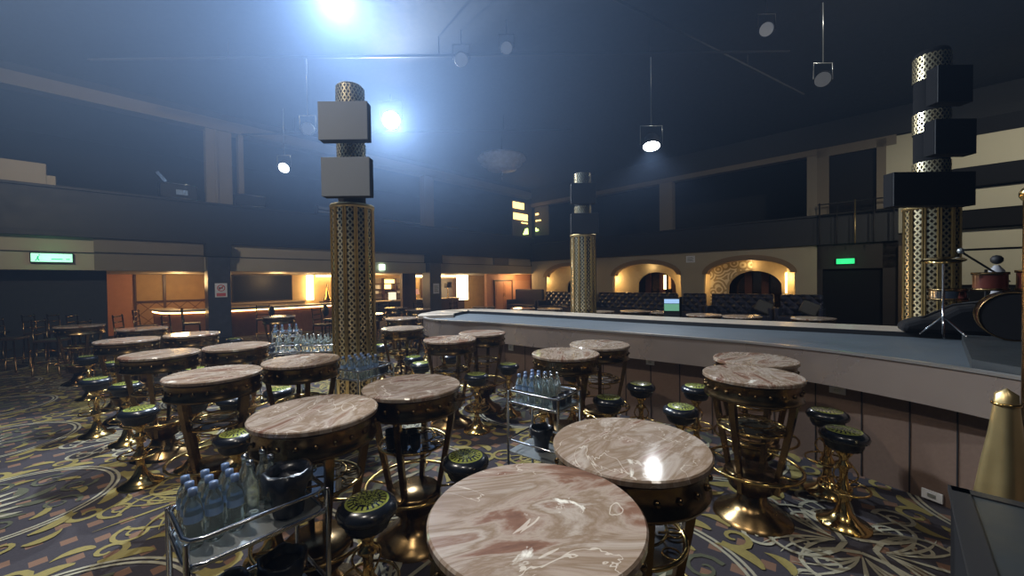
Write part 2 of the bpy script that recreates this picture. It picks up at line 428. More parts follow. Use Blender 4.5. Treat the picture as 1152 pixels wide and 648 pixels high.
# cladding on the amber wall
rbuild(MB().bb(-5.0, -4.95, -16.95, -16.25, 0, 2.17), 'trim_plain_panel', PINKW, kind=S)
rbuild(MB().bb(-5.0, -4.94, -16.25, -15.45, 0, 1.15).bb(-5.0, -4.94, -15.4, -14.2, 0, 1.12), 'trim_quilted_panel', QUILT, kind=S)
rbuild(MB().bb(-5.0, -4.9, -15.48, -15.40, 0, 2.17).bb(-5.0, -4.9, -16.27, -16.21, 0, 2.17).bb(-5.0, -4.9, -16.25, -14.2, 1.12, 1.2), 'trim_wall_moulding', WOOD, kind=S)
rbuild(MB().bb(-5.0, -3.2, -14.15, -14.05, 0, 2.17), 'wall_bar_partition', ORANGE, kind=S)
# pillars along the balcony front
def pillar(name, b, label, w=.56):
    t = thing(name, label, 'pillar', room(.02, b), RR)
    MB().bb(-w/2, w/2, -w/2, w/2, 0, 2.6).build('shaft', mat('pillar_stone', (.05, .055, .075), rough=.35, noise=.5, nscale=4), t, bevel=.01)
    MB().bb(-w/2-.05, w/2+.05, -w/2-.05, w/2+.05, 0, .18).build('plinth', BLACK, t)
    MB().bb(-w/2-.03, w/2+.06, -w/2-.03, w/2+.03, 2.6, 2.98).build('capital', PARAP, t)
    return t
pillar('stone_pillar', -14.63, 'dark stone pillar under the balcony carrying the no smoking notice, left of the bar')
pillar('stone_pillar', -6.85, 'dark stone pillar under the balcony near the reception desk with a plain white notice', .6)
mb = MB().bb(-1.4, -1.2, -7.6, -6.9, 0, 2.17)
rbuild(mb, 'trim_red_wood_pier', WOOD, kind=S)
# upper pilasters
rbuild(MB().bb(-.35, .0, -14.84, -14.19, 4.2, 6.47).bb(-.02, .03, -14.62, -14.55, 4.2, 6.47), 'trim_upper_pilaster', PIL, kind=S)
rbuild(MB().bb(-.35, .0, -14.01, -13.88, 4.2, 6.47), 'trim_upper_pilaster', PIL, kind=S)
rbuild(MB().bb(-.35, .0, -7.16, -6.66, 4.2, 6.47), 'trim_upper_pilaster', PIL, kind=S)
# pink doors and amber wall near the corner
rbuild(MB().bb(-1.4, -1.2, -2.4, 3.0, 0, 2.2), 'wall_left_corner', PINKW, kind=S)
rbuild(MB().bb(-1.4, -.2, 1.3, 1.5, 0, 2.2), 'wall_corner_return', WOOD, kind=S)
t = thing('door', 'salmon wood double door beside the corner under the left balcony', 'door', room(-1.18, -1.15), RR)
for k in (-1, 1):
    d = MB().bb(-.02, .03, k*.34-.33, k*.34+.33, 0, 1.75).bb(.03, .05, k*.34-.24, k*.34+.24, .15, .8).bb(.03, .05, k*.34-.24, k*.34+.24, .95, 1.6).build('door_leaf', PINKW, t)
    MB().tube([(.07, k*.06, .85), (.07, k*.06, 1.1)], .015).build('handle', GOLD, d)
MB().bb(-.02, .06, -.74, -.68, 0, 1.84).bb(-.02, .06, .68, .74, 0, 1.84).bb(-.02, .06, -.74, .74, 1.76, 1.84).build('door_frame', WOOD, t)
rbuild(MB().bb(-1.2, -1.16, -.35, 1.2, .2, 1.8), 'trim_salmon_panel', mat('salmon_panel', (.66, .36, .24), rough=.5), kind=S)

# back side: arch facade
def arch_z(a, arches):
    for c, hw, sp, ri in arches:
        if abs(a-c) < hw: return sp + ri*math.sqrt(max(0, 1-((a-c)/hw)**2))
    return 0
def arch_wall(mb, a0, a1, zt, y0, y1, arches, n=160, mi=0):
    for i in range(n):
        x0 = a0+(a1-a0)*i/n; x1 = a0+(a1-a0)*(i+1)/n
        z0, z1 = arch_z(x0+1e-5, arches), arch_z(x1-1e-5, arches)
        mb.add([(x0, y0, z0), (x1, y0, z1), (x1, y0, zt), (x0, y0, zt), (x0, y1, z0), (x1, y1, z1), (x1, y1, zt), (x0, y1, zt)],
               [(0, 1, 2, 3), (7, 6, 5, 4), (0, 4, 5, 1), (3, 2, 6, 7)], mi)
ARCH = [(2.55, 1.62, 1.95, .72), (6.75, 1.62, 1.95, .68), (10.85, 1.55, 1.95, .66)]
mb = MB(); arch_wall(mb, 0, 13.0, 2.87, 0, .18, ARCH)
rbuild(mb, 'wall_back', BEIGE, kind=S)
mb = MB()
for c, hw, sp, ri in ARCH:                         # brown arch mouldings
    n = 24; P = []
    for i in range(n+1):
        g = pi*i/n; P.append((c-cos(g)*(hw+.04), sp+sin(g)*(ri+.04))); 
    for i in range(n):
        (x0, z0), (x1, z1) = P[i], P[i+1]
        g0, g1 = pi*i/n, pi*(i+1)/n
        q0 = (c-cos(g0)*(hw-.16), sp+sin(g0)*(ri-.16)); q1 = (c-cos(g1)*(hw-.16), sp+sin(g1)*(ri-.16))
        mb.prism_y([(x0, z0), (x1, z1), q1, q0], -.06, .3)
rbuild(mb, 'trim_arch_moulding', mat('arch_brown', (.27, .18, .10), rough=.5), kind=S)
INN = [(2.6, .75, 1.3, .55), (6.95, .95, 1.35, .75), (10.95, .95, 1.3, .75)]
mb = MB(); arch_wall(mb, -.2, 13.0, 2.8, .75, .9, INN)
rbuild(mb, 'wall_back_alcove', mat('alcove_gold', (.40, .34, .22), rough=.55, noise=.15), kind=S)
mb = MB(); arch_wall(mb, 9.35, 10.9, 2.6, .70, .745, [(10.95, 1.0, 1.3, .8)], n=60)
rbuild(mb, 'trim_floral_panel', FLORAL, kind=S)
rbuild(MB().bb(0, 13, 1.5, 1.6, 0, 2.8), 'wall_back_mirror', MIRR, kind=S)
for c in (2.3, 3.0, 6.3, 7.0, 7.6, 10.6, 11.2):
    rbuild(MB().bb(c-.13, c+.13, 1.38, 1.45, .8, 2.1), 'trim_maroon_drape', MAROON, kind=S)
rbuild(MB().bb(-1.5, 14, .2, 1.6, 2.8, 2.86), 'trim_alcove_ceiling', BEIGE2, kind=S)
rbuild(MB().bb(0, 15.0, -.12, .2, 2.87, 3.86).bb(0, 15.0, -.2, .25, 3.82, 3.88).bb(-1, 15, .2, 5, 2.87, 3.0), 'trim_back_parapet', PARAP, kind=S)
rbuild(MB().bb(0, 13.0, -.06, .3, 5.95, 6.15), 'trim_back_header', BEIGE2, kind=S)
rbuild(MB().bb(0, 26.0, 0, .3, 6.15, 7.0), 'wall_back_top', CEIL, kind=S)
rbuild(MB().bb(-8, 20, 4.9, 5.1, 2.9, 7.0), 'wall_back_upper', DARKW, kind=S)
rbuild(MB().bb(7.49, 8.05, -.02, .3, 3.86, 5.95), 'trim_back_pilaster', PIL, kind=S)
rbuild(MB().bb(12.72, 13.0, -.02, .3, 3.75, 6.0), 'trim_back_pilaster', PIL, kind=S)
# right part of the back wall
rbuild(MB().bb(13.0, 13.32, -.02, .3, 2.95, 6.1).bb(14.5, 14.72, -.02, .3, 2.95, 6.1).bb(13.0, 14.95, -.02, .3, 5.85, 6.15), 'trim_upper_door_frame', BEIGE2, kind=S)
rbuild(MB().bb(13.32, 14.5, .1, .2, 3.1, 5.85), 'door_2', MATTE, kind=S)
rbuild(MB().bb(14.72, 15.6, 0, .3, 3.1, 6.1), 'wall_back_right', CREAM, kind=S)
rbuild(MB().bb(13.0, 13.15, -.0, .3, 0, 2.87).bb(14.65, 15.0, 0, .3, 0, 2.87).bb(13.0, 15.6, -.0, .3, 2.04, 3.05), 'wall_back_door_surround', mat('door_surround_brown', (.025, .018, .016), rough=.6), kind=S)
rbuild(MB().bb(13.15, 14.65, .1, .2, 0, 2.04), 'door_3', MATTE, kind=S)
rbuild(MB().bb(15.0, 15.5, -.1, .0, 0, 2.7), 'trim_glitter_pilaster', mat('glitter_brown', (.16, .11, .07), metal=.4, rough=.4, noise=.6, nscale=40), kind=S)
mb = MB(); mb.bb(15.6, 26, 0, .3, 0, 7.0, 0)
for z0, z1 in ((4.83, 5.68), (3.62, 4.21), (2.52, 3.07), (1.5, 2.46)):
    mb.bb(15.62, 26, -.05, 0, z0, z1, 1)
rbuild(mb, 'wall_right', [MATTE, CREAM], kind=S)
rbuild(MB().bb(15.5, 26, -.25, -.0, 3.1, 3.55).bb(15.5, 26, -.25, 0, 4.25, 4.78), 'trim_black_band', MATTE, kind=S)

# railing on the upper doorway
t = thing('balcony_railing', 'slim black metal railing with one gold post in front of the upper right doorway', 'railing', room(13.9, -.3, 3.3), RR)
mb = MB()
for z in (.55, .9): mb.tube([(-.85, 0, z), (1.2, 0, z)], .02)
mb.build('rail', BLACK, t)
for k in range(5): MB().tube([(-.8+.45*k, 0, -.45), (-.8+.45*k, 0, .95)], .022).build('post', SATIN if k == 2 else BLACK, t)

# ------------------------------------------------------------------ lit strips and boxes
def strip(name, a0, a1, b0, b1, z0, z1, m, label, cat='light strip'):
    return rbuild(MB().bb(a0, a1, b0, b1, z0, z1), name, m, label, cat)
strip('cove_light', -4.95, -4.75, -10.0, -7.3, 2.08, 2.15, WARMW, 'warm white cove light over the reception shelves, left of the stone pillar')
strip('cove_light', -4.6, -4.4, -5.2, -1.2, 2.06, 2.15, WARMW, 'warm white cove light right of the pillar with the plain notice')
strip('light_column', -4.9, -4.7, -10.45, -10.2, 1.0, 2.14, WARMW, 'tall white lit column at the right end of the black bar screen')
strip('light_column', -3.6, -3.4, -2.6, -1.9, .7, 2.14, WARMW, 'bright glowing wall panel left of the salmon double doors')
strip('alcove_light_strip', 12.0, 12.06, .55, .6, 1.2, 1.95, WARM, 'thin orange vertical light strip at the right of the third arch')
strip('alcove_light_strip', 8.5, 8.56, .3, .36, 1.15, 2.1, WARM, 'yellow vertical light strip between the second and third arch')
strip('alcove_light_strip', 5.0, 5.05, .3, .36, 1.15, 1.95, WARM, 'yellow vertical light strip left of the second arch')
strip('alcove_light_strip', 7.15, 7.25, 1.2, 1.25, 1.3, 1.95, WARM, 'slim amber light strip inside the second arch window')
strip('alcove_light_strip', .5, .55, .2, .26, 1.2, 2.0, WARM, 'amber vertical light strip beside the first arch at the corner')
# lit windows of the control booth upstairs near the corner
t = thing('booth_window', 'lit amber window of the upstairs booth left of the corner', 'window', room(.02, -.75, 4.2), RR)
MB().bb(-.05, .0, -.8, .8, -.1, 1.95).build('panel', BEIGE2, t)
MB().bb(0, .03, -.78, .1, 1.55, 1.9).bb(0, .03, -.75, .4, .95, 1.3).bb(0, .03, -.1, .4, .78, .84).build('lit_strip', WARML, t)
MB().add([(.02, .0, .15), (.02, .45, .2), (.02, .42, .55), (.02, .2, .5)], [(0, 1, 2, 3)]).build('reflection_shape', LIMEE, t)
t = thing('booth_window', 'small dim window of the upstairs booth right of the lit amber window', 'window', room(.85, -.05, 4.3), RR)
MB().bb(-.5, .5, -.05, 0, 0, 1.6).build('panel', mat('booth_dark', (.05, .05, .05), rough=.6), t)
MB().bb(-.42, -.2, -.08, -.05, 1.15, 1.25).bb(-.4, -.05, -.08, -.05, .8, .87).build('lit_strip', WARML, t)
MB().bb(-.42, -.22, -.08, -.05, .25, .36).bb(-.42, -.36, -.08, -.05, .36, .45).build('green_mark', LIMEE, t)

# exit signs
def exit_sign(label, pos, rz, w, h, bright):
    t = thing('exit_sign', label, 'exit sign', pos, rz, None)
    MB().bb(-w/2-.02, w/2+.02, -.0, .05, -.02, h+.02).build('housing', BLACK, t)
    MB().bb(-w/2, w/2, -.015, 0, 0, h).build('lit_face', GREENW if bright else GREEN, t)
    mk = MB()                                     # dark green running figure, arrow and word bars
    x = -w/2+.06; s = h
    mk.prism_y([(x, .12*s), (x+.1*s, .12*s), (x+.22*s, .35*s), (x+.14*s, .38*s)], -.02, -.015)
    mk.prism_y([(x+.14*s, .35*s), (x+.28*s, .4*s), (x+.34*s, .7*s), (x+.2*s, .68*s)], -.02, -.015)
    mk.prism_y([(x+.25*s, .15*s), (x+.4*s, .12*s), (x+.28*s, .42*s), (x+.2*s, .4*s)], -.02, -.015)
    mk.bb(x+.3*s, x+.42*s, -.02, -.015, .74*s, .87*s)
    mk.bb(-.02*w, .26*w, -.02, -.015, .28*s, .4*s)
    mk.bb(.34*w, .44*w, -.02, -.015, .3*s, .4*s)
    mk.build('pictogram', GREEND, t)
    return t
ex = exit_sign('bright green lit exit sign on the beige balcony fascia at the far left', room(.08, -17.9, 2.36), RR+pi/2, .66, .2, True)
exit_sign('green lit exit sign above the black door at the right of the arches', room(13.75, -.05, 2.2), RR, .46, .17, False)
tag(rbuild(MB().bb(-.0, .10, -9.35, -9.15, 2.27, 2.5), 'emergency_light', mat('green_white_lamp', (1, 1, 1), emit=(.7, 1, .8), es=4), 'small bright lamp on the beige fascia just left of the front gold column', 'lamp'))

for pos in (room(.35, -17.9, 2.5), room(13.75, -.3, 2.3)):
    l = bpy.data.lights.new('sign_glow', 'POINT'); l.energy = 1.6; l.color = (.15, 1, .4); l.shadow_soft_size = .1
    o = bpy.data.objects.new('sign_glow', l); COL.objects.link(o); o.location = pos
# notices
def notice(name, label, pos, rz, w, h, kind):
    t = thing(name, label, 'notice', pos, rz)
    MB().bb(-w/2, w/2, -.006, 0, 0, h).build('sheet', WHITE, t)
    m = MB()
    if kind == 'smoke':
        cx, cz, r = 0, h*.66, w*.3
        P = [(cx+r*cos(g), -.012, cz+r*sin(g)) for g in [2*pi*i/20 for i in range(20)]]
        m.tube(P, .014, 4, True, 0); m.box((cx, -.01, cz), (2*r, .006, .025), ry=-pi/4)
        m.bb(-w*.38, w*.38, -.01, -.006, h*.07, h*.30, 0)
        m.build('red_symbol', REDP, t)
        MB().bb(-w*.2, w*.14, -.012, -.006, cz-.016, cz+.016).build('cigarette', BLKP, t)
    elif kind == 'text':
        for k in range(4): m.bb(-w*.35, w*(.35-.1*(k % 2)), -.01, -.006, h*(.2+.17*k), h*(.25+.17*k))
        m.build('print', BLKP, t)
    return t
notice('no_smoking_notice', 'white and red no smoking notice on the dark stone pillar left of the bar', room(.32, -14.6, 1.38), RR+pi/2, .3, .42, 'smoke')
notice('wall_notice', 'plain white notice on the stone pillar near the reception desk', room(.35, -6.85, 1.25), RR+pi/2, .32, .45, 'text')
notice('wall_notice', 'small pale notice high on the beige wall between the second and third arch', room(8.8, -.02, 2.45), RR, .36, .28, 'text')

# amplifier and cases on the left parapet
def flight_amp(label, b, w, h, lid):
    t = thing('stage_lamp_case', label, 'equipment case', room(-.0, b, 4.22), RR+pi/2)
    MB().bb(-w/2, w/2, -.15, .15, .03, h).build('body', BLACK, t)
    f = MB()
    for x in (-w/2, w/2): f.tube([(x, -.17, .02), (x, -.17, h), (x, .15, h), (x, .15, .02)], .018, 6)
    f.tube([(-w/2, -.17, h), (w/2, -.17, h)], .018, 6); f.tube([(-w/2, -.17, .02), (w/2, -.17, .02)], .018, 6)
    f.build('metal_frame', CHROME, t)
    if lid:
        MB().box((-w/2+.05, 0, h+.16), (.3, .2, .08), ry=.9).build('tilted_handle', CHROME, t)
        MB().bb(-.06, .2, -.18, -.16, .12, .26).build('badge', STEEL, t)
    return t
flight_amp('black case with metal frame and raised handle on the left balcony parapet', -15.5, .82, .42, True)
flight_amp('dim black framed case on the balcony parapet right of the paired pilasters', -13.75, .8, .36, False)
rbuild(MB().bb(-.3, .1, -18.75, -17.95, 4.22, 4.72).bb(-.3, .1, -17.95, -17.8, 4.22, 4.45), 'cardboard_box', BEIGE, 'pale box standing on the left balcony parapet at the picture edge', 'box', bevel=.01)
t = thing('pale_equipment_bar', 'pale horizontal lighting bar lying on the parapet left of the front gold column', 'lighting bar', room(.05, -11.2, 4.25), RR+pi/2)
MB().bb(-.5, .7, -.1, .1, .05, .11).bb(-.5, .7, -.1, .1, .17, .25).build('body', SPKG, t); MB().bb(-.55, -.5, -.12, .12, 0, .28).bb(.7, .75, -.12, .12, 0, .28).build('end_plate', BLACK, t)
for k, (b0, b1) in enumerate(((-9.3, -7.4), (-6.2, -5.3))):
    rbuild(MB().tube([(.12, b0, 4.3), (.12, b1, 4.3)], .025), 'steel_tube', CHROME, ['long shiny steel tube on the parapet just right of the front gold column', 'short shiny steel tube on the parapet right of the pale upper pilaster'][k], 'tube')

# ------------------------------------------------------------------ stage
NEAR = [(-1.74, 8.0), (-1.68, 7.5), (-1.46, 7.02), (-1.02, 6.68), (-.48, 6.40), (.31, 5.80), (.97, 5.28), (1.63, 4.76), (2.32, 4.18), (2.78, 3.66), (3.08, 3.10), (3.24, 2.62), (3.31, 2.1), (3.33, 1.2), (3.33, .4)]
FAR = [(9.5, 1.2), (6.6, 3.55), (4.75, 4.98), (2.87, 6.32), (1.11, 7.72), (.1, 8.5), (-.55, 8.95), (-1.1, 9.05), (-1.55, 8.7)]
near = smooth_path(NEAR, 8); far = smooth_path(FAR, 6)
outline = near + [(9.5, .4)] + far
def offs(P, d):
    out = []; n = len(P)
    for i in range(n):
        x0, y0 = P[max(0, i-1)]; x1, y1 = P[min(n-1, i+1)]
        dx, dy = x1-x0, y1-y0; L = hypot(dx, dy) or 1
        out.append((P[i][0]-dy/L*d, P[i][1]+dx/L*d))
    return out
def band(path, d0, d1, z0, z1, mi=0, mb=None, open_ends=True):
    mb = mb or MB(); A = offs(path, d0); B = offs(path, d1); n = len(path)
    L = [[(*A[i], z0) for i in range(n)], [(*B[i], z0) for i in range(n)], [(*B[i], z1) for i in range(n)], [(*A[i], z1) for i in range(n)]]
    for j in range(4):
        P, Q = L[j], L[(j+1) % 4]
        mb.add(P + Q, [(i, n+i, n+i+1, i+1) for i in range(n-1)], mi, True)
    for i in (0, n-1): mb.add([L[j][i] for j in range(4)], [(0, 1, 2, 3)], mi)
    return mb
ring = far[-12:] + near                         # wraps the rounded end
t = thing('stage', 'long stage with rounded end, blue grey top, brushed metal skirt and brown lower panels', 'stage')
MB().prism(outline, .9, 1.065).build('stage_top', STAGEF, t)
sk = band(ring, -.02, .03, .78, 1.08).build('metal_skirt', SKIRT, t)
band(ring, -.03, .03, 1.08, 1.10).build('rim', mat('rim_metal', (.60, .56, .53), metal=.8, rough=.3), t)
g = band(ring, .12, .17, 0, .79); acc = 0; pin = offs(ring, .117)       # joints between the panels
for i in range(1, len(pin)):
    acc += hypot(pin[i][0]-pin[i-1][0], pin[i][1]-pin[i-1][1])
    if acc > .27:
        acc = 0; a = atan2(pin[i][1]-pin[i-1][1], pin[i][0]-pin[i-1][0]); g.box((*pin[i], .39), (.008, .006, .78), a, 1)
g.build('lower_panel', [PANEL, BLACK], t)
lg = band(far[4:] + near[:10], -.12, .55, 1.065, 1.12, 0).build('far_ledge', LEDGE, t)
band(far[4:] + near[:9], .55, .57, 1.06, 1.118, 0).build('ledge_edging', BLACK, lg)
def on_panel(i):
    x, y = pin[i]; a = atan2(pin[i+1][1]-y, pin[i+1][0]-x); return x, y, a
def near_x(px, z=.7):
    best = min(range(len(pin)-1), key=lambda i: abs(pin[i][0]/pin[i][1]-(px-576)/442.6) + (0 if i > 30 else 9)); return on_panel(best)
for px, z, w, h, lab in ((578, .66, .09, .10, 'small white switch plate on the stage panels behind the small tables, farthest of three'),
                   (735, .70, .10, .07, 'small white switch plate on the stage panels left of the stacked round tables'),
                   (947, .69, .12, .06, 'small white switch plate on the stage panels right of the stacked round tables'),
                   (1056, .02, .12, .07, 'white socket box low on the stage panels beside the black case')):
    x, y, a = near_x(px)
    t2 = thing('switch_plate', lab, 'switch plate', (x+sin(a)*.006, y-cos(a)*.006, z), a)
    MB().bb(-w/2, w/2, -.015, 0, 0, h).build('plate', WHITE, t2); MB().bb(-w*.2, w*.2, -.019, -.015, h*.3, h*.7).build('rocker', STEEL, t2)

# ------------------------------------------------------------------ gold columns with speakers
def column(x, y, label, H, bands, top):
    t = thing('gold_column', label, 'column', (x, y, 0), 0, 'gold columns carrying speakers')
    MB().lathe([(.245, 0), (.245, H)], 40).build('lattice_core', LATT, t)
    m = MB()
    for k in range(12):
        for e in (-.045, .045):
            a = 2*pi*k/12+e; m.tube([(.252*cos(a), .252*sin(a), .06), (.252*cos(a), .252*sin(a), H-.02)], .0125, 6)
    m.build('fluting', FLUTE, t)
    MB().lathe([(.30, 0), (.30, .05), (.26, .1), (.2, .1)], 32).build('base_ring', GOLD, t)
    MB().lathe([(.17, H), (.262, H), (.27, H-.02), (.262, H-.05), (.2, H-.05)], 32).build('top_ring', SATIN, t)
    MB().lathe([(.165, H), (.165, top-.03), (.15, top), (0, top)], 32).build('upper_core', MATTE, t)
    for z0, z1 in bands: MB().lathe([(.175, z0), (.175, z1)], 32).build('lattice_band', LATT, t)
    return t
column(-2.03, 5.05, 'gold fluted lattice column with pale grey speakers, standing among the bar tables', 2.74, [(3.22, 3.52), (3.88, 4.22)], 4.25)
column(1.49, 8.2, 'gold fluted lattice column behind the far edge of the stage, middle of the room', 2.70, [(3.06, 3.28), (3.68, 3.95)], 3.97)
column(5.30, 4.98, 'large gold fluted lattice column behind the right end of the stage', 2.64, [(2.95, 3.18), (3.55, 3.8), (4.2, 4.5)], 4.56)
def speaker(label, x, y, z, w, h, d, rz, m):
    t = thing('speaker', label, 'speaker', (x, y, z), rz)
    MB().bb(-w/2, w/2, -d/2, d/2, 0, h).build('cabinet', MATTE, t, bevel=.008)
    MB().bb(-w/2, w/2, -d/2-.015, -d/2, .0, h).build('grille', m, t, bevel=.004)
    MB().bb(-.06, .06, d/2, d/2+.03, h*.4, h*.6).build('bracket', STEEL, t)
    return t
SP = 'speaker'
speaker('pale grey box speaker on the front gold column, lower of its two', -1.91, 4.64, 2.76, .56, .45, .12, 0, SPKG)
speaker('pale grey box speaker on the front gold column, upper of its two', -1.93, 4.64, 3.41, .57, .44, .12, 0, SPKG)
speaker('charcoal box speaker on the middle gold column, lower of its two', 1.45, 7.83, 2.68, .54, .40, .12, 0, PARAP)
speaker('charcoal box speaker on the middle gold column, upper of its two', 1.43, 7.83, 3.27, .49, .40, .12, 0, PARAP)
speaker('wide black speaker on the right gold column, lowest of its three', 4.86, 4.60, 2.56, .94, .39, .12, 0, SPKB)
speaker('black speaker on the right gold column, middle of its three', 5.10, 4.60, 3.15, .47, .40, .12, 0, SPKB)
speaker('black speaker on the right gold column, topmost of its three', 5.09, 4.60, 3.74, .40, .42, .12, 0, SPKB)

# ------------------------------------------------------------------ bar table
def bar_table():
    t = thing('bar_table', '', 'table')
    MB().lathe([(0, 1.05), (.319, 1.05), (.325, 1.044), (.325, 1.026), (0, 1.026)], 64, sm=False).build('marble_top', MARBLE, t)
    a = MB().lathe([(.30, 1.026), (.312, 1.02), (.306, 1.005), (.306, .915), (.318, .905), (.314, .89), (.292, .892), (.285, 1.02)], 48)
    for k in range(22):
        g = 2*pi*k/22; a.ball((.308*cos(g), .308*sin(g), .96), .014, 6)
    a.build('apron', DGOLD, t)
    for k in range(4):
        g = pi/4+k*pi/2
        pr = [(.275, .90), (.262, .80), (.235, .65), (.20, .48), (.172, .34), (.165, .22)]
        MB().tube([(r*cos(g), r*sin(g), z) for r, z in pr], [.03, .028, .026, .024, .022, .022], 4, sm=False).build('leg', DGOLD, t)
    m = MB(); m.ring(.225, .665, .010, 32, m=6)
    for z, r in ((.70, .15), (.64, .135), (.585, .12)): m.ring(r, z, .006, 24, m=5)
    for k in range(4):
        g = pi/4+k*pi/2; m.tube([(.12*cos(g), .12*sin(g), .665), (.225*cos(g), .225*sin(g), .665)], .006, 5)
    for k in range(8):
        g = k*pi/4; m.ring(.035, .665, .004, 12, (.185*cos(g), .185*sin(g)), 4)
    m.build('ring_shelf', GOLD, t)
    MB().lathe([(0, .656), (.21, .656), (.21, .650), (0, .650)], 32, sm=False).build('glass_shelf', TINT, t)
    MB().lathe([(0, .34), (.17, .34), (.185, .32), (.17, .29), (.15, .22), (.13, .20), (0, .20)], 32).build('collar', DGOLD, t)
    MB().lathe([(.05, .21), (.09, .19), (.10, .13), (.15, .07), (.24, .03), (.26, .0)], 32).build('base', DGOLD, t)
    m = MB(); m.ring(.315, .38, .011, 40, m=6)
    for k in range(4):
        g = pi/4+k*pi/2; m.tube([(.17*cos(g), .17*sin(g), .36), (.315*cos(g), .315*sin(g), .38)], .008, 5)
    m.build('foot_ring', GOLD, t)
    return t
tp = bar_table(); GT = 'round marble bar tables'
TABLES = [(.064, 1.184, 'nearest round bar table, its rose marble top filling the bottom centre'),
 (.495, 1.676, 'round marble bar table with a white lamp glint, right behind the nearest table'),
 (-1.092, 2.161, 'round marble bar table beside the bottle trolley at the front left'),
 (-.69, 2.68, 'round marble bar table with black cups on its lower ring shelf'),
 (-1.955, 3.635, 'round marble bar table directly in front of the gold column foot'),
 (-2.376, 3.119, 'round marble bar table left of the bottle trolley, with three stools behind it'),
 (1.752, 2.879, 'nearer of the two overlapping round bar tables by the stage panels'),
 (2.115, 3.429, 'farther of the two overlapping round bar tables by the stage panels'),
 (.512, 3.811, 'round bar table behind the middle bottle trolley'),
 (.955, 4.32, 'round bar table touching the stage front, partly behind another table'),
 (-.776, 4.871, 'small looking round bar table left of the stage front, nearer of a pair'),
 (-.42, 5.42, 'round bar table against the curved stage front, farther of a pair'),
 (-1.708, 6.112, 'round bar table with a warm glint, right of the gold column'),
 (-2.21, 7.85, 'round bar table glowing yellow beside the rounded stage end'),
 (-3.652, 4.072, 'round bar table in the middle of the left group, third from the aisle'),
 (-3.173, 4.52, 'round bar table in front of the no smoking pillar, nearer one'),
 (-5.049, 5.151, 'leftmost marble topped bar table of the left group'),
 (-4.638, 5.682, 'round bar table left of the no smoking pillar, farther back'),
 (-6.15, 6.53, 'dim round bar table in front of the quilted wall panels'),
 (-7.82, 7.1, 'unlit round bar table at the edge of the dark left corner'),
 (-5.14, 8.66, 'round bar table close to the curved bar counter'),
 (-3.28, 8.98, 'round bar table glimpsed directly right of the gold column, by reception'),
 (-3.3, 11.2, 'round bar table far back before the reception desk, left one'),
 (-1.55, 9.3, 'round bar table just beyond the rounded stage end'),
 (-.8, 11.05, 'round bar table beyond the stage end, in front of the salmon doors'),
 (-2.5, 10.4, 'round bar table between the reception desk and the stage end'),
 (.28, 10.24, 'studded bar table beyond the stage before the dark sofa end'),
 (.95, 10.0, 'studded bar table beyond the stage, just left of the middle column'),
 (1.98, 8.9, 'bar table peeking out right of the middle gold column'),
 (2.78, 8.9, 'left of two overlapping bar tables beyond the stage under the second arch'),
 (3.33, 8.52, 'right of two overlapping bar tables beyond the stage under the second arch'),
 (3.8, 7.8, 'left of two overlapping bar tables beyond the stage under the third arch'),
 (4.3, 7.36, 'right of two overlapping bar tables beyond the stage under the third arch'),
 (5.27, 6.88, 'rightmost bar table beyond the stage, before the black door')]
for i, (x, y, l) in enumerate(TABLES):
    place(tp, x, y, (i*.73) % 1.5 if i else .2, l, GT)

# ------------------------------------------------------------------ stools
def stool():
    t = thing('bar_stool', '', 'stool')
    MB().lathe([(0, .684), (.06, .682), (.11, .673), (.137, .655), (.146, .632), (.140, .612), (.12, .604), (0, .602)], 40).build('seat_cushion', SEATP, t)
    m = MB(); n = 40; pr = []
    vs = []; fs = []
    for j in range(n):
        a = 2*pi*j/n; k = 1 if j % 2 else .94
        for r, z in ((.118, .604), (.112, .57), (.10, .545), (.04, .54)): vs.append((r*k*cos(a), r*k*sin(a), z))
    for j in range(n):
        q = (j+1) % n
        for i in range(3): fs.append((j*4+i, j*4+i+1, q*4+i+1, q*4+i))
    m.add(vs, fs, 0, True); m.build('pleated_skirt', PLAS, t)
    MB().lathe([(.04, .545), (.055, .52), (.028, .48), (.026, .455), (.048, .44), (.05, .425), (.028, .405), (.022, .36), (.03, .30), (.052, .265), (.052, .245), (.028, .215), (.03, .17), (.05, .10), (.09, .045), (.155, .022), (.16, 0)], 24).build('stem', GOLD, t)
    m = MB(); m.ring(.145, .27, .008, 32, m=6)
    for k in range(3):
        g = k*2*pi/3; m.tube([(.04*cos(g), .04*sin(g), .255), (.145*cos(g), .145*sin(g), .27)], .006, 5)
    m.build('foot_ring', GOLD, t)
    m = MB()
    for k in range(3):                             # scroll brackets
        g = pi/3+k*2*pi/3
        m.tube([((.03+.05*sin(pi*i/8))*cos(g), (.03+.05*sin(pi*i/8))*sin(g), .30+.15*i/8) for i in range(9)], .006, 5)
    m.build('scroll_bracket', GOLD, t)
    return t
sp_ = stool(); GS = 'black cushioned brass stools'
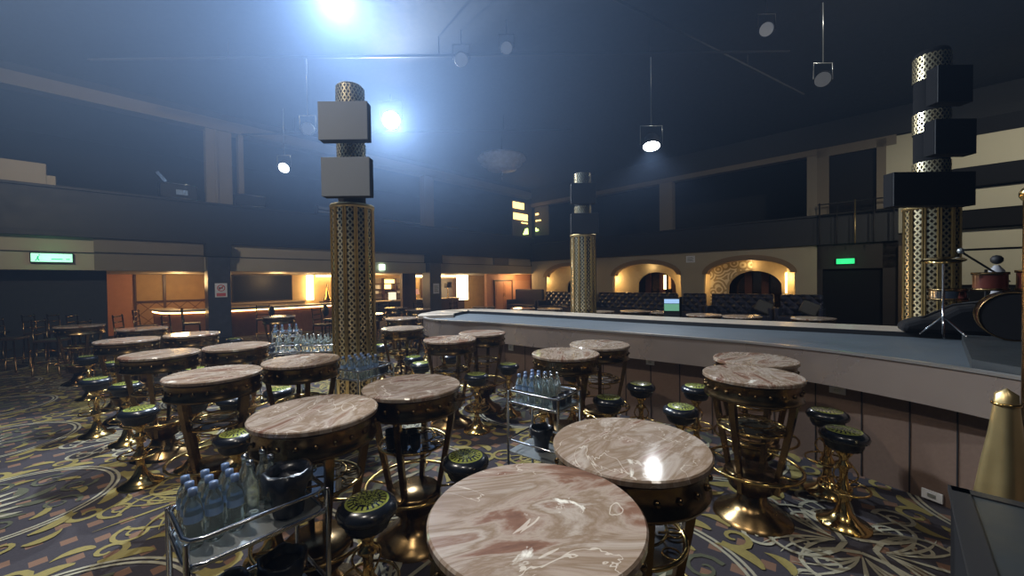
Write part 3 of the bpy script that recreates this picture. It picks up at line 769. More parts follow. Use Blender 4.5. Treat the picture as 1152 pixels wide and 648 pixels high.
STOOLS = [(-.73, 1.93, 'black stool with a bright sheen, between the trolley table and the nearest table'),
 (-.30, 2.42, 'black stool with yellow print just above the edge of the nearest table'),
 (2.33, 2.76, 'nearer of the two black stools right of the stacked tables'),
 (2.55, 3.18, 'farther of the two black stools right of the stacked tables'),
 (1.42, 3.32, 'black stool just left of the stacked tables, nearer of two'),
 (.88, 3.62, 'black stool with yellow print right of the middle bottle trolley'),
 (1.33, 4.08, 'black stool against the stage panels below the switch plate'),
 (1.85, 3.96, 'black stool peeking out behind the left side of the stacked tables'),
 (-.43, 4.60, 'black stool with green yellow print standing left of the middle trolley'),
 (-.06, 5.15, 'black stool against the stage front left of the middle trolley'),
 (-.95, 5.85, 'black stool between the two far tables left of the stage front'),
 (-1.45, 5.72, 'black stool below the warm glinting table, farther of two'),
 (-1.24, 5.28, 'black stool below the warm glinting table, nearer of two'),
 (.33, 4.40, 'black stool half hidden behind the bottles of the middle trolley'),
 (-2.02, 2.85, 'black stool with blue edge and green print left of the trolley table'),
 (-3.06, 3.74, 'black stool with lime print seen behind the aisle side table, left of two'),
 (-2.71, 3.80, 'black stool with lime print seen behind the aisle side table, right of two'),
 (-4.14, 5.10, 'black stool between the left group tables under the pillar'),
 (-2.42, 4.05, 'black stool behind the table at the gold column foot'),
 (-1.55, 2.48, 'black stool tucked under the left of the trolley table'),
 (-2.3, 6.9, 'black stool right of the gold column near reception'),
 (-4.35, 6.35, 'black stool in front of the no smoking pillar'),
 (-4.3, 4.35, 'dark stool left of the third left group table'),
 (-4.9, 4.6, 'dark stool in front of the leftmost marble topped table'),
 (-5.7, 5.6, 'dark stool beyond the leftmost marble topped table'),
 (.72, 4.75, 'dark stool behind the table at the middle trolley'),
 (-2.9, 5.0, 'dark stool left of the gold column base'),
 (-6.6, 6.1, 'dark stool beside the dim table at the quilted wall'),
 (-3.3, 3.45, 'dark stool left of the aisle side table'),
 (-1.95, 8.9, 'dark stool beside the yellow glowing table at the stage end'),
 (-5.6, 7.9, 'dark stool in front of the bar side table'),
 (.25, 2.35, 'dark stool hidden under the rear edge of the front tables')]
for i, (x, y, l) in enumerate(STOOLS[:-1]):
    place(sp_, x, y, i*1.1, l, GS)

# ------------------------------------------------------------------ trolleys, bottles, buckets
def trolley():
    t = thing('drinks_trolley', '', 'trolley'); L, W = .50, .36
    for x in (-L/2, L/2):
        for y in (-W/2, W/2):
            p = MB().tube([(x, y, .06), (x, y, .82)], .011, 8).build('post', CHROME, t)
            MB().lathe([(0, 0), (.022, .004), (.028, .028), (.022, .052), (0, .056)], 12).build('castor', BLACK, p, (x, y, 0))
    for z in (.72, .30):
        MB().bb(-L/2, L/2, -W/2, W/2, z-.008, z).build('shelf', STEEL, t)
    c = .05
    for z in (.82, .40, .725):
        P = [(-L/2, -W/2+c), (-L/2, W/2-c), (-L/2+c*.3, W/2-c*.3), (-L/2+c, W/2), (L/2-c, W/2), (L/2-c*.3, W/2-c*.3), (L/2, W/2-c), (L/2, -W/2+c), (L/2-c*.3, -W/2+c*.3), (L/2-c, -W/2), (-L/2+c, -W/2), (-L/2+c*.3, -W/2+c*.3)]
        MB().tube([(x, y, z) for x, y in P], .009, 6, True).build('guard_rail', CHROME, t)
    return t
def bottle():
    t = thing('water_bottle', '', 'bottle')
    MB().lathe([(0, .002), (.026, 0), (.031, .008), (.031, .07), (.028, .085), (.031, .10), (.031, .15), (.026, .175), (.014, .20), (.0125, .218), (0, .218)], 14).build('bottle_body', GLASS, t)
    MB().lathe([(.0316, .105), (.0316, .135)], 14).build('bottle_label', WATERL, t)
    MB().lathe([(.014, .205), (.0155, .207), (.0155, .232), (0, .234)], 12).build('bottle_cap', BLUEC, t)
    return t
def glassb():
    t = thing('glass_bottle', '', 'bottle')
    MB().lathe([(0, .002), (.028, 0), (.032, .008), (.032, .14), (.026, .17), (.013, .20), (.012, .238), (0, .24)], 14).build('bottle_body', GLASS, t)
    MB().lathe([(.014, .232), (.0155, .234), (.0155, .25), (0, .252)], 12).build('bottle_cap', CHROME, t)
    return t
def bucket():
    t = thing('ice_bucket', '', 'bucket'); n = 36; vs = []; fs = []
    pr = [(.062, 0), (.075, .12), (.086, .175), (.095, .18), (.095, .19), (.078, .188), (.06, .02), (0, .015)]
    for j in range(n):
        a = 2*pi*j/n; k = 1 if j % 2 else .96
        for i, (r, z) in enumerate(pr): vs.append((r*(k if i < 2 else 1)*cos(a), r*(k if i < 2 else 1)*sin(a), z))
    q_ = len(pr)
    for j in range(n):
        q = (j+1) % n
        for i in range(q_-1): fs.append((j*q_+i, q*q_+i, q*q_+i+1, j*q_+i+1))
    MB().add(vs, fs, 0, True).build('bucket_body', PLAS, t)
    m = MB()                                       # crumpled liner bag over the rim
    vs = []; fs = []
    for j in range(28):
        a = 2*pi*j/28
        for r, z in ((.07, .16), (.085, .20), (.102, .195+.01*sin(5*a)), (.100, .13+.02*sin(7*a+1))): vs.append(((r+.004*sin(9*a))*cos(a), (r+.004*sin(9*a))*sin(a), z))
    for j in range(28):
        q = (j+1) % 28
        for i in range(3): fs.append((j*4+i, q*4+i, q*4+i+1, j*4+i+1))
    m.add(vs, fs, 0, True).build('liner_bag', LEATH, t)
    return t
def cup():
    t = thing('black_cup', '', 'cup')
    MB().lathe([(0, .003), (.024, 0), (.03, .01), (.036, .09), (.034, .09), (.028, .012), (0, .01)], 18).build('cup_body', PLAS, t)
    MB().ring(.035, .09, .0025, 18, m=5).build('cup_rim', PLAS, t)
    return t
TR, BT, GB, BK, CU = trolley(), bottle(), glassb(), bucket(), cup()
def loaded(x, y, rz, label, nm, bl, items, glass=False):
    place(TR, x, y, rz, label, 'drinks trolleys')
    c, s = cos(rz), sin(rz)
    for kind, lx, ly, z in items:
        X, Y = x+lx*c-ly*s, y+lx*s+ly*c
        pr, l, g = {'b': (BT, 'clear water bottle with blue cap among the bottles on the '+nm, 'bottles on the '+nm),
                 'g': (GB, 'clear glass bottle among the bottles on the '+nm, 'glass bottles on the '+nm),
                 'k': (BK, 'black ice bucket with bag liner on the '+('top' if z > .5 else 'bottom')+' shelf of the '+nm+('' if z > .5 else (', outer' if lx < -.05 else ', inner')), 'ice buckets on the '+nm),
                 'c': (CU, 'small black cup on the '+nm, 'black cups on the '+nm)}[kind]
        if kind == 'k': g = None
        place(pr, X, Y, random.random()*6, l, g, z)
def grid(k, x0, x1, y0, y1, nx, ny, z=.72):
    return [(k, x0+(x1-x0)*i/max(1, nx-1)+random.uniform(-.004, .004), y0+(y1-y0)*j/max(1, ny-1)+random.uniform(-.004, .004), z) for i in range(nx) for j in range(ny)]
loaded(-1.15, 1.70, RAD(49), 'chrome drinks trolley with bottles and buckets at the front left', 'front left trolley', '',
       grid('b', -.20, -.06, -.02, .13, 3, 3) + grid('g', .01, .09, .04, .13, 2, 2) + [('k', .13, -.06, .72), ('k', -.10, 0, .30), ('k', .12, 0, .30)])
loaded(.26, 3.34, RAD(-38), 'chrome drinks trolley with clear bottles and a ribbed bucket, in the middle', 'middle trolley', '',
       grid('b', -.19, -.05, -.10, .10, 3, 3) + grid('g', .02, .09, -.12, .08, 2, 3) + grid('c', .18, .18, -.10, .10, 1, 3) + [('k', -.03, 0, .30)])
loaded(-1.66, 4.40, RAD(62), 'chrome drinks trolley with bottles and black cups at the gold column', 'column trolley', '',
       grid('b', -.19, .05, -.12, .12, 4, 3) + grid('c', .15, .21, -.10, .10, 2, 3))
loaded(-4.45, 7.75, RAD(30), 'small distant trolley of bottles in front of the curved bar', 'bar side trolley', '', grid('b', -.2, .16, -.1, .1, 4, 2))
loaded(-3.55, 6.05, RAD(20), 'distant trolley with bottles and cups behind the column foot table', 'far left trolley', '', grid('g', -.05, .2, -.1, .1, 3, 2)+grid('c', -.2, -.12, -.1, .1, 2, 2))
loaded(-3.0, 6.1, RAD(15), 'distant trolley crowded with clear glass bottles just left of the gold column', 'column side trolley', '', grid('g', -.2, .2, -.1, .1, 5, 2))
for k, (dx, dy) in enumerate(((-.10, -.12), (-.02, -.13), (-.06, -.04), (.02, -.05), (.06, -.13), (-.13, -.03))):
    place(CU, -.698+dx, 2.662+dy, 0, 'black cup in the cluster on the ring shelf under the second left table', 'black cups on the ring shelf', .672)

# ------------------------------------------------------------------ bar, reception and chairs under the balcony
bar = [(-3.0, -15.9), (-1.6, -15.7), (-1.05, -14.8), (-.95, -13.5), (-.95, -12.0), (-1.1, -10.9), (-1.5, -9.6)]
BP = smooth_path([room(a, b)[:2] for a, b in bar], 6)
t = thing('bar_counter', 'curved bar counter with glowing amber edge and wooden front', 'bar counter')
band(BP, 0, .08, 0, .90).build('front', mat('bar_front_wood', (.28, .12, .06), rough=.35, noise=.3), t)
band(BP, -.1, .5, .93, .98).build('countertop', LEDGE, t)
band(BP, -.03, .0, .86, .90).build('light_strip', WARM, t)
t = thing('bar_screen', 'wide black glass screen behind the bar', 'screen', room(-3.3, -12.6, 1.08), RR+pi/2)
MB().bb(-1.05, 1.05, -.03, .08, 0, 1.05).build('frame', BLACK, t); MB().bb(-1.0, 1.0, -.04, -.03, .05, 1.0).build('glass', mat('screen_glass', (.01, .012, .02), rough=.45, spec=.2), t)
t = thing('back_bar', 'low pale back bar cabinet under the black screen', 'cabinet', room(-3.4, -12.5), RR+pi/2)
MB().bb(-1.4, 1.4, -.2, .3, 0, 1.0).build('body', BEIGE, t); MB().bb(-1.45, 1.45, -.25, .3, 1.0, 1.05).build('top', LEDGE, t)
for k in range(4): MB().bb(-1.3+.68*k, -.7+.68*k, -.22, -.2, .08, .92).build('door', BEIGE2, t)
t = thing('shelf_ornament', 'gold fan shaped ornament on the bar end left of the gold column', 'ornament', room(-2.6, -10.4, .0), RR+pi/2)
MB().bb(-.25, .25, -.2, .2, 0, 1.0).build('stand', WOOD, t)
MB().lathe([(.16, 1.0), (.17, 1.08), (.10, 1.2), (.045, 1.45), (.02, 1.7), (0, 1.75)], 16).build('gold_spire', GOLD, t)
t = thing('reception_desk', 'long reception desk with dark front under the cove light', 'desk', room(-3.2, -6.0), RR+pi/2)
MB().bb(-3.0, 3.2, -.05, .6, 0, .80).build('front', DWOOD, t); MB().bb(-3.1, 3.3, -.12, .65, .80, .86).build('top', BEIGE, t)
for k in range(8): MB().bb(-2.9+.8*k, -2.85+.8*k, -.07, -.05, 0, .8).build('batten', BEIGE2, t)
t = thing('display_shelf', 'lit display shelf of small goods behind the reception desk', 'shelf', room(-4.8, -6.3), RR+pi/2)
MB().bb(-1.1, 1.1, .1, .14, .7, 2.0).build('back', BEIGE, t)
for z in (.9, 1.15, 1.4, 1.7): MB().bb(-1.1, 1.1, -.15, .14, z, z+.03).build('shelf_board', WOOD, t)
for x in (-1.1, -.35, .35, 1.1): MB().bb(x-.02, x+.02, -.15, .14, .7, 2.0).build('upright', WOOD, t)
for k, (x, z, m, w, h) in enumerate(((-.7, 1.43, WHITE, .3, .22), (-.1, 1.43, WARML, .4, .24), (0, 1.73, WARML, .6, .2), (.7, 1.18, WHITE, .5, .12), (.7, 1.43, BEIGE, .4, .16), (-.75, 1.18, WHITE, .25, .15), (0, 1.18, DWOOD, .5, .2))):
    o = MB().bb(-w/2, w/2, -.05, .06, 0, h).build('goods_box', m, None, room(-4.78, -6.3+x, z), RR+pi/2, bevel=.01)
    tag(o, ['white box at the left of the lit display shelf', 'glowing yellow box in the middle of the display shelf', 'glowing yellow box on top of the display shelf', 'flat white box low at the right of the display shelf', 'beige box at the right of the display shelf', 'small white box low at the left of the display shelf', 'dark box in the centre of the display shelf'][k], 'box')
t = thing('table_lamp', 'table lamp with pale pink shade at the right end of the display shelf', 'lamp', room(-3.0, -5.75, .86), 0)
MB().lathe([(0, 0), (.08, 0), (.08, .02), (.02, .05), (.02, .3)], 16).build('lamp_base', GOLD, t); MB().lathe([(.17, .28), (.12, .55)], 20).build('lamp_shade', mat('pink_shade', (.7, .4, .35), rough=.7, emit=(1, .45, .3), es=.5), t)
t = thing('table_lamp', 'dark square shaded lamp on the desk right of the second stone pillar', 'lamp', room(-3.0, -3.7, .86), 0)
MB().lathe([(0, 0), (.08, 0), (.08, .02), (.02, .05), (.02, .6)], 16).build('lamp_base', GOLD, t); MB().lathe([(.2, .58), (.2, .9)], 4, sm=False).build('lamp_shade', BLACK, t)
t = thing('desk_screen', 'small white screen standing on the reception desk', 'screen', room(-3.0, -7.1, .86), RR+pi/2)
MB().bb(-.2, .2, 0, .03, .05, .42).build('panel', mat('white_screen', (.8, .75, .65), emit=(1, .85, .6), es=1.2), t); MB().bb(-.08, .08, -.06, .08, 0, .05).build('foot', WHITE, t)
rbuild(MB().bb(-4.9, -4.8, -4.2, -3.5, .9, 2.0), 'wall_picture', WOOD, 'dark wooden wall panel behind the square shaded lamp', 'panel')
t = thing('cabinet', 'dark brown tall cabinet left of the bright glowing panel', 'cabinet', room(-4.6, -2.2), RR+pi/2)
MB().bb(-.9, .9, -.1, .3, 0, 2.0).build('body', WOOD, t); [MB().bb(-.88+.9*k, -.03+.9*k, -.13, -.1, .1, 1.95).build('door', DWOOD, t) for k in (0, 1)]

def ladder_chair():
    t = thing('bar_chair', '', 'chair')
    MB().bb(-.19, .19, -.19, .19, .66, .71).build('seat', DWOOD, t, bevel=.012)
    for x in (-.17, .17):
        MB().tube([(x, -.17, .66), (x*1.1, -.2, 0)], .015, 6).build('leg', DGOLD, t); MB().tube([(x, .17, .66), (x*1.1, .2, 0)], .015, 6).build('leg', DGOLD, t)
    m = MB()
    for x in (-.17, .17): m.tube([(x, .17, .68), (x, .21, 1.12)], .014, 6)
    for z in (.82, .95, 1.08): m.tube([(-.17, .19, z), (.17, .19, z)], .013, 6)
    m.build('backrest', DGOLD, t)
    MB().ring(.21, .25, .01, 20).build('foot_rail', GOLD, t)
    return t
def round_chair():
    t = thing('round_back_chair', '', 'chair')
    MB().lathe([(0, .70), (.17, .70), (.19, .67), (.18, .64), (0, .64)], 24).build('seat', LEATH, t)
    MB().lathe([(0, 0), (.14, .01), (.17, .03), (.14, .05), (0, .06)], 24, (0, .18, .95), M=Matrix.Rotation(pi/2, 3, 'X')).build('backrest', LEATH, t)
    MB().tube([(0, .17, .66), (0, .2, .95)], .015).build('back_post', BLACK, t)
    for k in range(4):
        g = pi/4+k*pi/2; MB().tube([(.12*cos(g), .12*sin(g), .65), (.19*cos(g), .19*sin(g), 0)], .014, 6).build('leg', BLACK, t)
    return t
LC, RC = ladder_chair(), round_chair()
GL = 'gold ladder back bar chairs'
for x, y, rz, l in ((-8.9, 10.9, 2.2, 'gold ladder back bar chair at the left end of the curved bar'), (-9.7, 10.4, 2.0, 'gold ladder back chair in front of the quilted amber wall'),
                    (-7.6, 12.0, .6, 'ladder back bar chair at the curved bar under the amber strip'), (-10.6, 9.3, 1.9, 'ladder back chair at the edge of the dark left corner'),
                    (-4.4, 11.3, 2.4, 'ladder back chair right of the gold column, before the reception desk'), (-3.9, 12.0, .4, 'ladder back chair close to the middle of the reception desk'),
                    (-2.9, 12.6, 2.8, 'ladder back chair in front of the second stone pillar'), (-1.7, 12.4, 1.0, 'ladder back chair right of the second stone pillar'), (-4.9, 10.2, 1.4, 'ladder back chair nearest the column by reception')):
    place(LC, x, y, rz, l, GL)
GR = 'round back bar chairs'
for x, y, l in ((-6.95, 11.6, 'round black backed chair at the bar, left of two'), (-5.45, 11.75, 'round black backed chair at the bar just left of the gold column')):
    place(RC, x, y, RAD(150), l, GR)
for k in range(9):
    x, y = room(.9+.75*(k % 3), -19.4+.62*k)[:2]
    place(LC, -12.3+.62*k, 8.6-.15*k if k % 2 else 9.4-.1*k, 1.9, 'unlit dark chair in the row before the black wall at the far left', 'unlit chairs in the dark left corner')

# ------------------------------------------------------------------ booth sofas and things beyond the stage
def sofa(a0, a1, b, label, m=TUFT, top=1.18):
    w = a1-a0; t = thing('booth_sofa', label, 'sofa', room((a0+a1)/2, b), RR)
    MB().bb(-w/2, w/2, .35, .55, .1, top).build('backrest', m, t, bevel=.05)
    MB().bb(-w/2, w/2, -.35, .35, .12, .46).build('seat', LEATHB, t, bevel=.05)
    MB().bb(-w/2+.05, w/2-.05, -.3, .5, 0, .12).build('plinth', BLACK, t)
    for x in (-w/2, w/2): MB().bb(x-.07, x+.07, -.3, .5, .1, .72).build('armrest', LEATHB, t, bevel=.04)
    return t
sofa(-.95, 1.1, -.75, 'long dark leather sofa back at the corner, in front of the salmon doors', LEATHB, 1.3)
sofa(1.3, 4.3, -.75, 'navy tufted sofa under the first arch behind the middle column')
sofa(4.6, 8.38, -.75, 'navy tufted sofa under the second arch')
sofa(8.62, 9.5, -.75, 'narrow navy sofa between the second and third arch')
sofa(9.72, 11.8, -.75, 'navy tufted sofa with bluish sheen under the third arch')
sofa(12.0, 13.2, -.75, 'dark sofa at the right of the third arch beside the black door')
for k, (a, rx) in enumerate(((11.6, .5), (12.9, .3))):
    t = tag(MB().box((0, 0, .24), (.5, .14, .42), mi=0, rx=-rx, ry=.4).build('throw_cushion', GREYC, None, room(a, -.92, .50), RR, bevel=.05),
            ['grey throw cushion leaning on the sofa under the third arch', 'dark grey throw cushion on the sofa beside the black door'][k], 'cushion')
t = thing('sign_stand', 'slim black stand with a small blue and green screen beyond the stage', 'sign stand', (3.02, 7.45, 0), RAD(-20))
MB().tube([(.16, 0, 0), (.16, 0, 1.42)], .02).build('pole', BLACK, t); MB().lathe([(0, .03), (.15, .02), (.16, 0)], 20, (.16, 0, 0)).build('base', BLACK, t)
MB().bb(-.14, .14, -.05, -.0, .9, 1.4).build('board', BLACK, t)
MB().bb(-.13, .13, -.06, -.05, 1.3, 1.38).build('blue_screen', SCREENB, t); MB().bb(-.13, .13, -.06, -.05, 1.16, 1.29).build('green_screen', SCREENG, t)

# ------------------------------------------------------------------ things on the stage, right
riser = [(3.30, 2.82), (4.6, 4.02), (6.6, 1.9), (3.34, 1.4)]
o = MB().prism(riser, 1.066, 1.15).build('drum_riser', CASE); tag(o, 'low dark platform on the right end of the stage', 'platform')
t = thing('covered_case', 'black cloth covered heap of equipment in front of the right gold column', 'equipment', (4.8, 4.38, 1.121), RAD(-38))
pts = [(-.36, 0), (-.34, .10), (-.2, .16), (-.06, .18), (.08, .29), (.28, .33), (.36, .2), (.4, 0)]
m = MB(); m.prism_y(pts, -.2, .2); m.build('cloth', MATTE, t, bevel=.05)
MB().tube([(-.2, -.1, .15), (.05, -.15, .32), (.25, -.05, .35)], .012).build('cable', BLACK, t)
def drumshell(par, nm, r, h, c, M=None, mt=DRUMR):
    o = MB().lathe([(r, 0), (r, h)], 24, c, M=M).build(nm, mt, par)
    MB().lathe([(0, 0), (r*.98, 0)], 24, c, M=M).lathe([(0, h), (r*.98, h)], 24, c, M=M).build('drum_head', GREYC if r < .2 else MATTE, o)
    MB().lathe([(r, -.01), (r+.012, -.01), (r+.012, .02), (r, .02)], 24, c, M=M).build('hoop', DGOLD, o)
    MB().lathe([(r, h-.02), (r+.012, h-.02), (r+.012, h+.01), (r, h+.01)], 24, c, M=M).build('hoop', DGOLD, o)
t = thing('drum_kit', 'dim red drum kit with cymbals on the right end of the stage', 'drum kit', (4.68, 3.68, 1.151), RAD(-45)); t.scale = (.8, .8, .8)
drumshell(t, 'bass_drum', .27, .40, (0, .2, .28), Matrix.Rotation(pi/2, 3, 'X'))
drumshell(t, 'tom', .14, .2, (-.17, -.05, .58)); drumshell(t, 'tom', .16, .22, (.18, -.05, .58)); drumshell(t, 'floor_tom', .2, .36, (.52, .1, .15))
drumshell(t, 'snare', .17, .13, (-.5, .1, .45), mt=CHROME)
for x, y, z in ((-.55, -.1, .95), (.6, -.1, 1.02)):
    s_ = MB().tube([(x, y, .02), (x, y, z)], .012).tube([(x, y, .25), (x+.2, y+.1, 0)], .01).tube([(x, y, .25), (x-.2, y+.1, 0)], .01).tube([(x, y, .25), (x, y-.22, 0)], .01).build('cymbal_stand', CHROME, t)
    MB().lathe([(0, .02), (.04, .015), (.2, 0), (.19, -.004), (0, .01)], 24, (x, y, z), M=Matrix.Rotation(.25, 3, 'X')).build('cymbal', GOLD, s_)
t = thing('microphone_stand', 'microphone boom stand beside the drum kit against the cream wall panels', 'microphone stand', (5.0, 4.15, 1.066), 0)
MB().tube([(0, 0, .03), (0, 0, .75)], .012).build('stand_pole', BLACK, t); MB().tube([(.25, 0, .62), (-.25, 0, .93)], .010).build('boom_arm', BLACK, t); MB().ball((-.27, 0, .95), .03).build('microphone', STEEL, t)
for k in range(3): g = k*2*pi/3; MB().tube([(0, 0, .12), (.22*cos(g), .22*sin(g), 0.01)], .009).build('leg', BLACK, t)
t = thing('white_ornament', 'small pale figure shaped stand on the drum kit side of the stage', 'stand', (5.2, 4.22, 1.121), 0)
MB().lathe([(.09, 0), (.08, .3), (.03, .5), (.05, .6), (.06, .68), (.02, .74)], 12).build('body', mat('dim_white', (.35, .35, .38), rough=.5), t); MB().ball((0, 0, .80), .05).build('head', BLACK, t)

# near right: black flight case and gold flare
A = Vector((2.16, 1.93)); d1 = Vector((-.70, -.714)); d2 = Vector((.714, -.70))
t = thing('flight_case', 'large black flight case with blue grey top at the lower right corner', 'flight case', (A.x, A.y, 0), atan2(d2.y, d2.x))
MB().bb(.0, .75, -.9, 0, .06, .70).build('body', MATTE, t, bevel=.008)
MB().bb(.06, .70, -.84, -.05, .70, .705).build('top_panel', CASE, t)
MB().bb(-.01, .06, -.91, .01, .68, .712).bb(.70, .76, -.91, .01, .68, .712).bb(0, .75, -.05, .01, .68, .712).build('edge_trim', BLACK, t)
MB().bb(.35, .5, -.30, -.26, .706, .712).build('latch', BLKP, t)
for x in (.08, .67):
    for y in (-.82, -.08): MB().lathe([(0, 0), (.02, .0), (.025, .03), (.02, .06), (0, .06)], 12, (x, y, 0)).build('castor', BLACK, t)
t = thing('gold_drape', 'tall tapering gold satin draped stand beside the stage panels at the right edge', 'drape', (2.46, 1.98, 0), 0)
vs = []; fs = []; n = 40; zs = [0, .3, .6, .8, .95, 1.08, 1.15, 1.18]; rs = [.165, .13, .10, .078, .058, .045, .04, .0]
for i, (z, r) in enumerate(zip(zs, rs)):
    for j in range(n):
        a = 2*pi*j/n; k = r*(1+.16*sin(5*a+.5)*(1-z/1.3)); vs.append((k*cos(a)+.03*z, k*sin(a), z))
for i in range(len(zs)-1):
    for j in range(n):
        q = (j+1) % n; fs.append((i*n+j, i*n+q, (i+1)*n+q, (i+1)*n+j))
MB().add(vs, fs, 0, True).build('satin_cloth', SATIN, t)
MB().ring(.045, 1.1, .008, 20, (.033, 0)).build('tie_band', GOLD, t)
t = thing('gold_pole', 'thin ribbed gold pole at the extreme right edge of the picture', 'pole', (2.68, 2.03, 0), 0)
MB().lathe([(.03, .02), (.03, 2.15)], 16).build('shaft', DGOLD, t); MB().lathe([(0, 0), (.1, 0), (.1, .02), (.03, .05)], 20).build('foot', BLACK, t)
MB().ball((0, 0, 2.17), .045, 12).build('finial', GOLD, t)

# ------------------------------------------------------------------ rig and ceiling lamps
for k, (p0, p1, l) in enumerate((((-9, 8.5, 6.6), (6, 8.5, 6.6), 'black lighting pipe crossing the ceiling above the stage'), ((-9, 12.5, 6.5), (2, 12.5, 6.5), 'black lighting pipe crossing the ceiling at the far left'),
                     ((-4, 3.5, 6.75), (8, 10.8, 6.75), 'slanting black lighting pipe over the stage'))):
    t = thing('lighting_pipe', l, 'lighting pipe', (0, 0, 0))
    MB().tube([p0, p1], .03).build('pipe', BLACK, t)
    for q in (.2, .5, .8):
        x, y, z = [p0[i]+(p1[i]-p0[i])*q for i in range(3)]; MB().tube([(x, y, z), (x, y, 7.0)], .015).build('hanger', BLACK, t)
def stage_lamp(label, x, y, z, lens, r=.14, aim=(0, 0, 1.2), body=None, dim=False):
    t = thing('stage_lamp', label, 'stage lamp', (x, y, z))
    d = (Vector(aim)-Vector((x, y, z))).normalized(); q = d.to_track_quat('-Z', 'Y').to_matrix()
    MB().lathe([(r, -.06), (r*1.05, 0), (r*.9, .16), (r*.5, .26), (0, .27)], 20, M=q).build('housing', body or BLACK, t)
    MB().lathe([(0, -.045), (r*.93, -.05)], 20, M=q).build('lens', lens, t)
    m = MB(); m.tube([(-r*1.3, 0, 0), (-r*1.3, 0, r*2.2), (r*1.3, 0, r*2.2), (r*1.3, 0, 0)], .012, 6); m.tube([(0, 0, r*2.2), (0, 0, 7.0-z)], .012, 6); m.build('yoke', STEEL if z < 6 else BLACK, t)
    return t, d, q
def spot(name, parent, d, q, e, ang, col, rad=.1, off=.12, blend=.6):
    l = bpy.data.lights.new(name, 'SPOT'); l.energy = e; l.spot_size = RAD(ang); l.spot_blend = blend; l.color = col; l.shadow_soft_size = rad
    o = bpy.data.objects.new(name, l); COL.objects.link(o); o.parent = parent; o.location = d*off; o.rotation_euler = q.to_euler()
    return o
COOL = (.78, .88, 1)
t, d, q = stage_lamp('blazing white spotlight hanging right of the front gold column speakers', -3.32, 11.07, 6.30, LAMPW, .24, (-.3, 1.5, 1))
spot('spot_bulb', t, d, q, 2400, 110, COOL)
t, d, q = stage_lamp('blazing white flood lamp at the top edge of the picture above the gold column', -2.95, 6.75, 6.62, LAMPW, .22, (-.6, 2.4, 1))
spot('spot_bulb', t, d, q, 2600, 130, (.70, .83, 1))
t, d, q = stage_lamp('lit round hanging lamp above the far side of the stage, right of the middle column', 3.34, 9.37, 4.95, mat('lamp_lens_bright', (1, 1, 1), emit=(.9, .95, 1), es=35), .20, (2.9, 8.0, .5))
spot('spot_bulb', t, d, q, 260, 100, (.9, .94, 1))
stage_lamp('small lit hanging lamp in the upper gallery left of the front column', -6.77, 11.84, 5.25, mat('lamp_lens_mid', (1, 1, 1), emit=(.8, .9, 1), es=8), .16, (-6, 5, 0))
stage_lamp('unlit grey stage lamp hanging left of the upper column speaker', -4.7, 9.2, 5.35, LAMPD, .14, (0, 0, 1), STEEL)
stage_lamp('dim lamp cluster with dotted lens hanging high at the right', 6.0, 7.6, 5.55, LAMPD, .14, (0, 0, 1), BLACK)
stage_lamp('dim small lamp high above the middle of the stage', -.05, 7.99, 6.45, mat('lamp_lens_grey', (.2, .2, .2), emit=(.7, .8, 1), es=.06), .12, (0, 0, 1), BLACK)
stage_lamp('dim lamp high on the ceiling right of centre', 4.6, 7.1, 6.2, MATS['lamp_lens_grey'], .12, (0, 0, 1), BLACK)
stage_lamp('grey unlit lamp near the ceiling left of centre', -1.0, 8.3, 6.4, MATS['lamp_lens_grey'], .14, (0, 0, 1), BLACK)
t = thing('chandelier', 'pale round tiered ceiling fitting above the far end of the stage', 'chandelier', (-.3, 13.8, 5.95))
MB().lathe([(.2, .2), (.8, .15), (.85, .05), (.7, -.05), (.72, -.12), (.5, -.22), (.52, -.28), (.1, -.34), (0, -.35)], 32).build('tiered_body', mat('pale_fitting', (.5, .5, .56), metal=.3, rough=.4, noise=.5, nscale=6), t)
MB().tube([(0, 0, -.34), (0, 0, -.7)], .012).build('pendant_wire', CHROME, t); MB().tube([(0, 0, .2), (0, 0, 1.1)], .02).build('rod', BLACK, t)

# unseen ceiling lamps; all but the left aisle one are added fill
def house(label, x, y, e, rad=.35, col=(1, .93, .84), z=6.6, ang=140, aim=None):
    d = (Vector(aim)-Vector((x, y, z))).normalized() if aim else Vector((0, 0, -1))
    q = d.to_track_quat('-Z', 'Y').to_matrix()
    t = thing('unseen_ceiling_lamp', label, 'ceiling lamp', (x, y, z))
    MB().lathe([(.16, -.05), (.18, 0), (.16, .3), (0, .32)], 20, M=q).build('housing', BLACK, t)
    MB().lathe([(0, -.03), (.15, -.03)], 20, M=q).build('lens', LAMPD, t); MB().tube([(0, 0, .2), (0, 0, 7.0-z)], .02).build('stem', BLACK, t)
    l = bpy.data.lights.new('unseen_bulb', 'SPOT'); l.energy = e; l.color = col; l.shadow_soft_size = rad; l.spot_size = RAD(ang); l.spot_blend = 1
    o = bpy.data.objects.new('unseen_bulb', l); COL.objects.link(o); o.parent = t; o.location = d*.1; o.rotation_euler = q.to_euler()
house('black house downlight over the left aisle tables, above the frame', -3.5, 2.6, 900, .07)
house('added unseen fill downlight over the nearest tables, above the frame', -.9, .4, 240)  # added fill light for the near tables
house('added unseen fill downlight over the near end of the stage, above the frame', 2.2, -1.2, 150)  # fill light added from behind the camera
house('added unseen floodlight turned to the left balcony, beyond the left edge', -7, 2.4, 1000, .2, (1, .93, .82), 6.4, 100, (-8.5, 13, 3.3))  # added to brighten the left fascia and pilasters
house('added unseen floodlight turned to the arches, beyond the right edge', 6.5, 3.0, 820, .2, (1, .93, .80), 6.4, 80, (6, 17, 3.0))  # added to brighten the arch wall
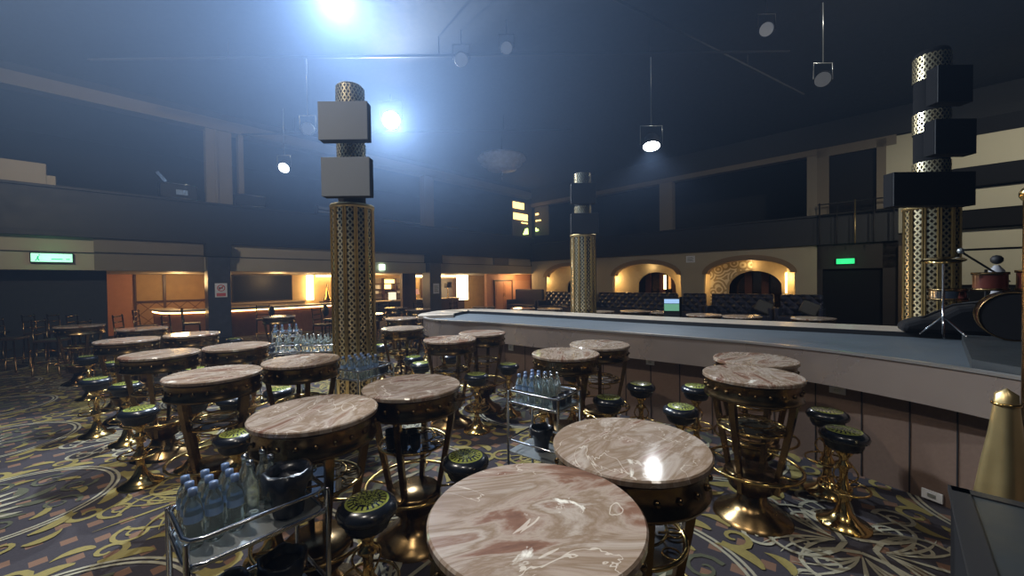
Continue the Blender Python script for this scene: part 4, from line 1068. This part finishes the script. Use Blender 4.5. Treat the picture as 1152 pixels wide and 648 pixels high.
house('added unseen floodlight turned to the cream panels, beyond the right edge', 10.5, 5.0, 800, .2, (1, .95, .80), 6.4, 80, (14, 11, 3.5))  # added so the cream panels show up
# warm lamps below the balcony and in the alcoves
def warm(a, b, z, e, col=(1, .64, .28), size=.25):
    l = bpy.data.lights.new('warm_bulb', 'POINT'); l.energy = e; l.color = col; l.shadow_soft_size = size
    o = bpy.data.objects.new('warm_bulb', l); COL.objects.link(o); o.location = room(a, b, z)
for a, b, z, e in ((-3.2, -15.2, 1.9, 55), (-2.2, -12.4, 1.95, 55), (-3.6, -9.6, 1.9, 40), (-3.4, -7.6, 1.9, 60), (-3.4, -3.9, 1.9, 60), (-.6, -.6, 1.9, 45), (-2.4, -10.9, 1.6, 20)):
    warm(a, b, z, e)
for a, e in ((.5, 20), (2.6, 12), (4.9, 28), (8.6, 45), (12.1, 24), (10.9, 9)):
    warm(a, .48, 2.3 if a in (2.6, 10.9) else 1.8, e, (1, .62, .25), .08)
warm(6.8, .5, 2.35, 6, (1, .7, .35), .08)

# ------------------------------------------------------------------ haze + output
w = bpy.data.worlds.new('world'); SC.world = w; w.use_nodes = True; nt = w.node_tree
nt.nodes['Background'].inputs[0].default_value = (.01, .012, .02, 1); nt.nodes['Background'].inputs[1].default_value = 0
vs_ = nt.nodes.new('ShaderNodeVolumeScatter'); vs_.inputs['Color'].default_value = (.38, .58, 1, 1); vs_.inputs['Anisotropy'].default_value = .22
ge = node(nt, 'ShaderNodeNewGeometry'); sx = node(nt, 'ShaderNodeSeparateXYZ', {0: ge.outputs['Position']})
def mrange(v, a, b, c, d):
    n = node(nt, 'ShaderNodeMapRange', {0: v, 1: a, 2: b, 3: c, 4: d}, interpolation_type='SMOOTHSTEP'); return n.outputs[0]
hz = mrange(sx.outputs[2], 1.8, 5.0, .0035, .034)           # haze shaped for the blue lamp glow: denser high up and left
hx = mrange(sx.outputs[0], -2.0, 4.5, 1.0, .22)
nt.links.new(mth(nt, 'MULTIPLY', hz, hx), vs_.inputs['Density'])
w.cycles.volume_step_size = 2.5; SC.cycles.volume_max_steps = 48
nt.links.new(vs_.outputs[0], nt.nodes['World Output'].inputs['Volume'])
SC.view_settings.view_transform = 'Standard'; SC.view_settings.look = 'None'; SC.view_settings.exposure = 0; SC.view_settings.gamma = 1
SC.view_settings.use_curve_mapping = False
SC.cycles.max_bounces = 6; SC.cycles.diffuse_bounces = 3; SC.cycles.glossy_bounces = 3; SC.cycles.transmission_bounces = 5; SC.cycles.volume_bounces = 0; SC.cycles.transparent_max_bounces = 6
SC.cycles.sample_clamp_indirect = 4; SC.cycles.use_denoising = True
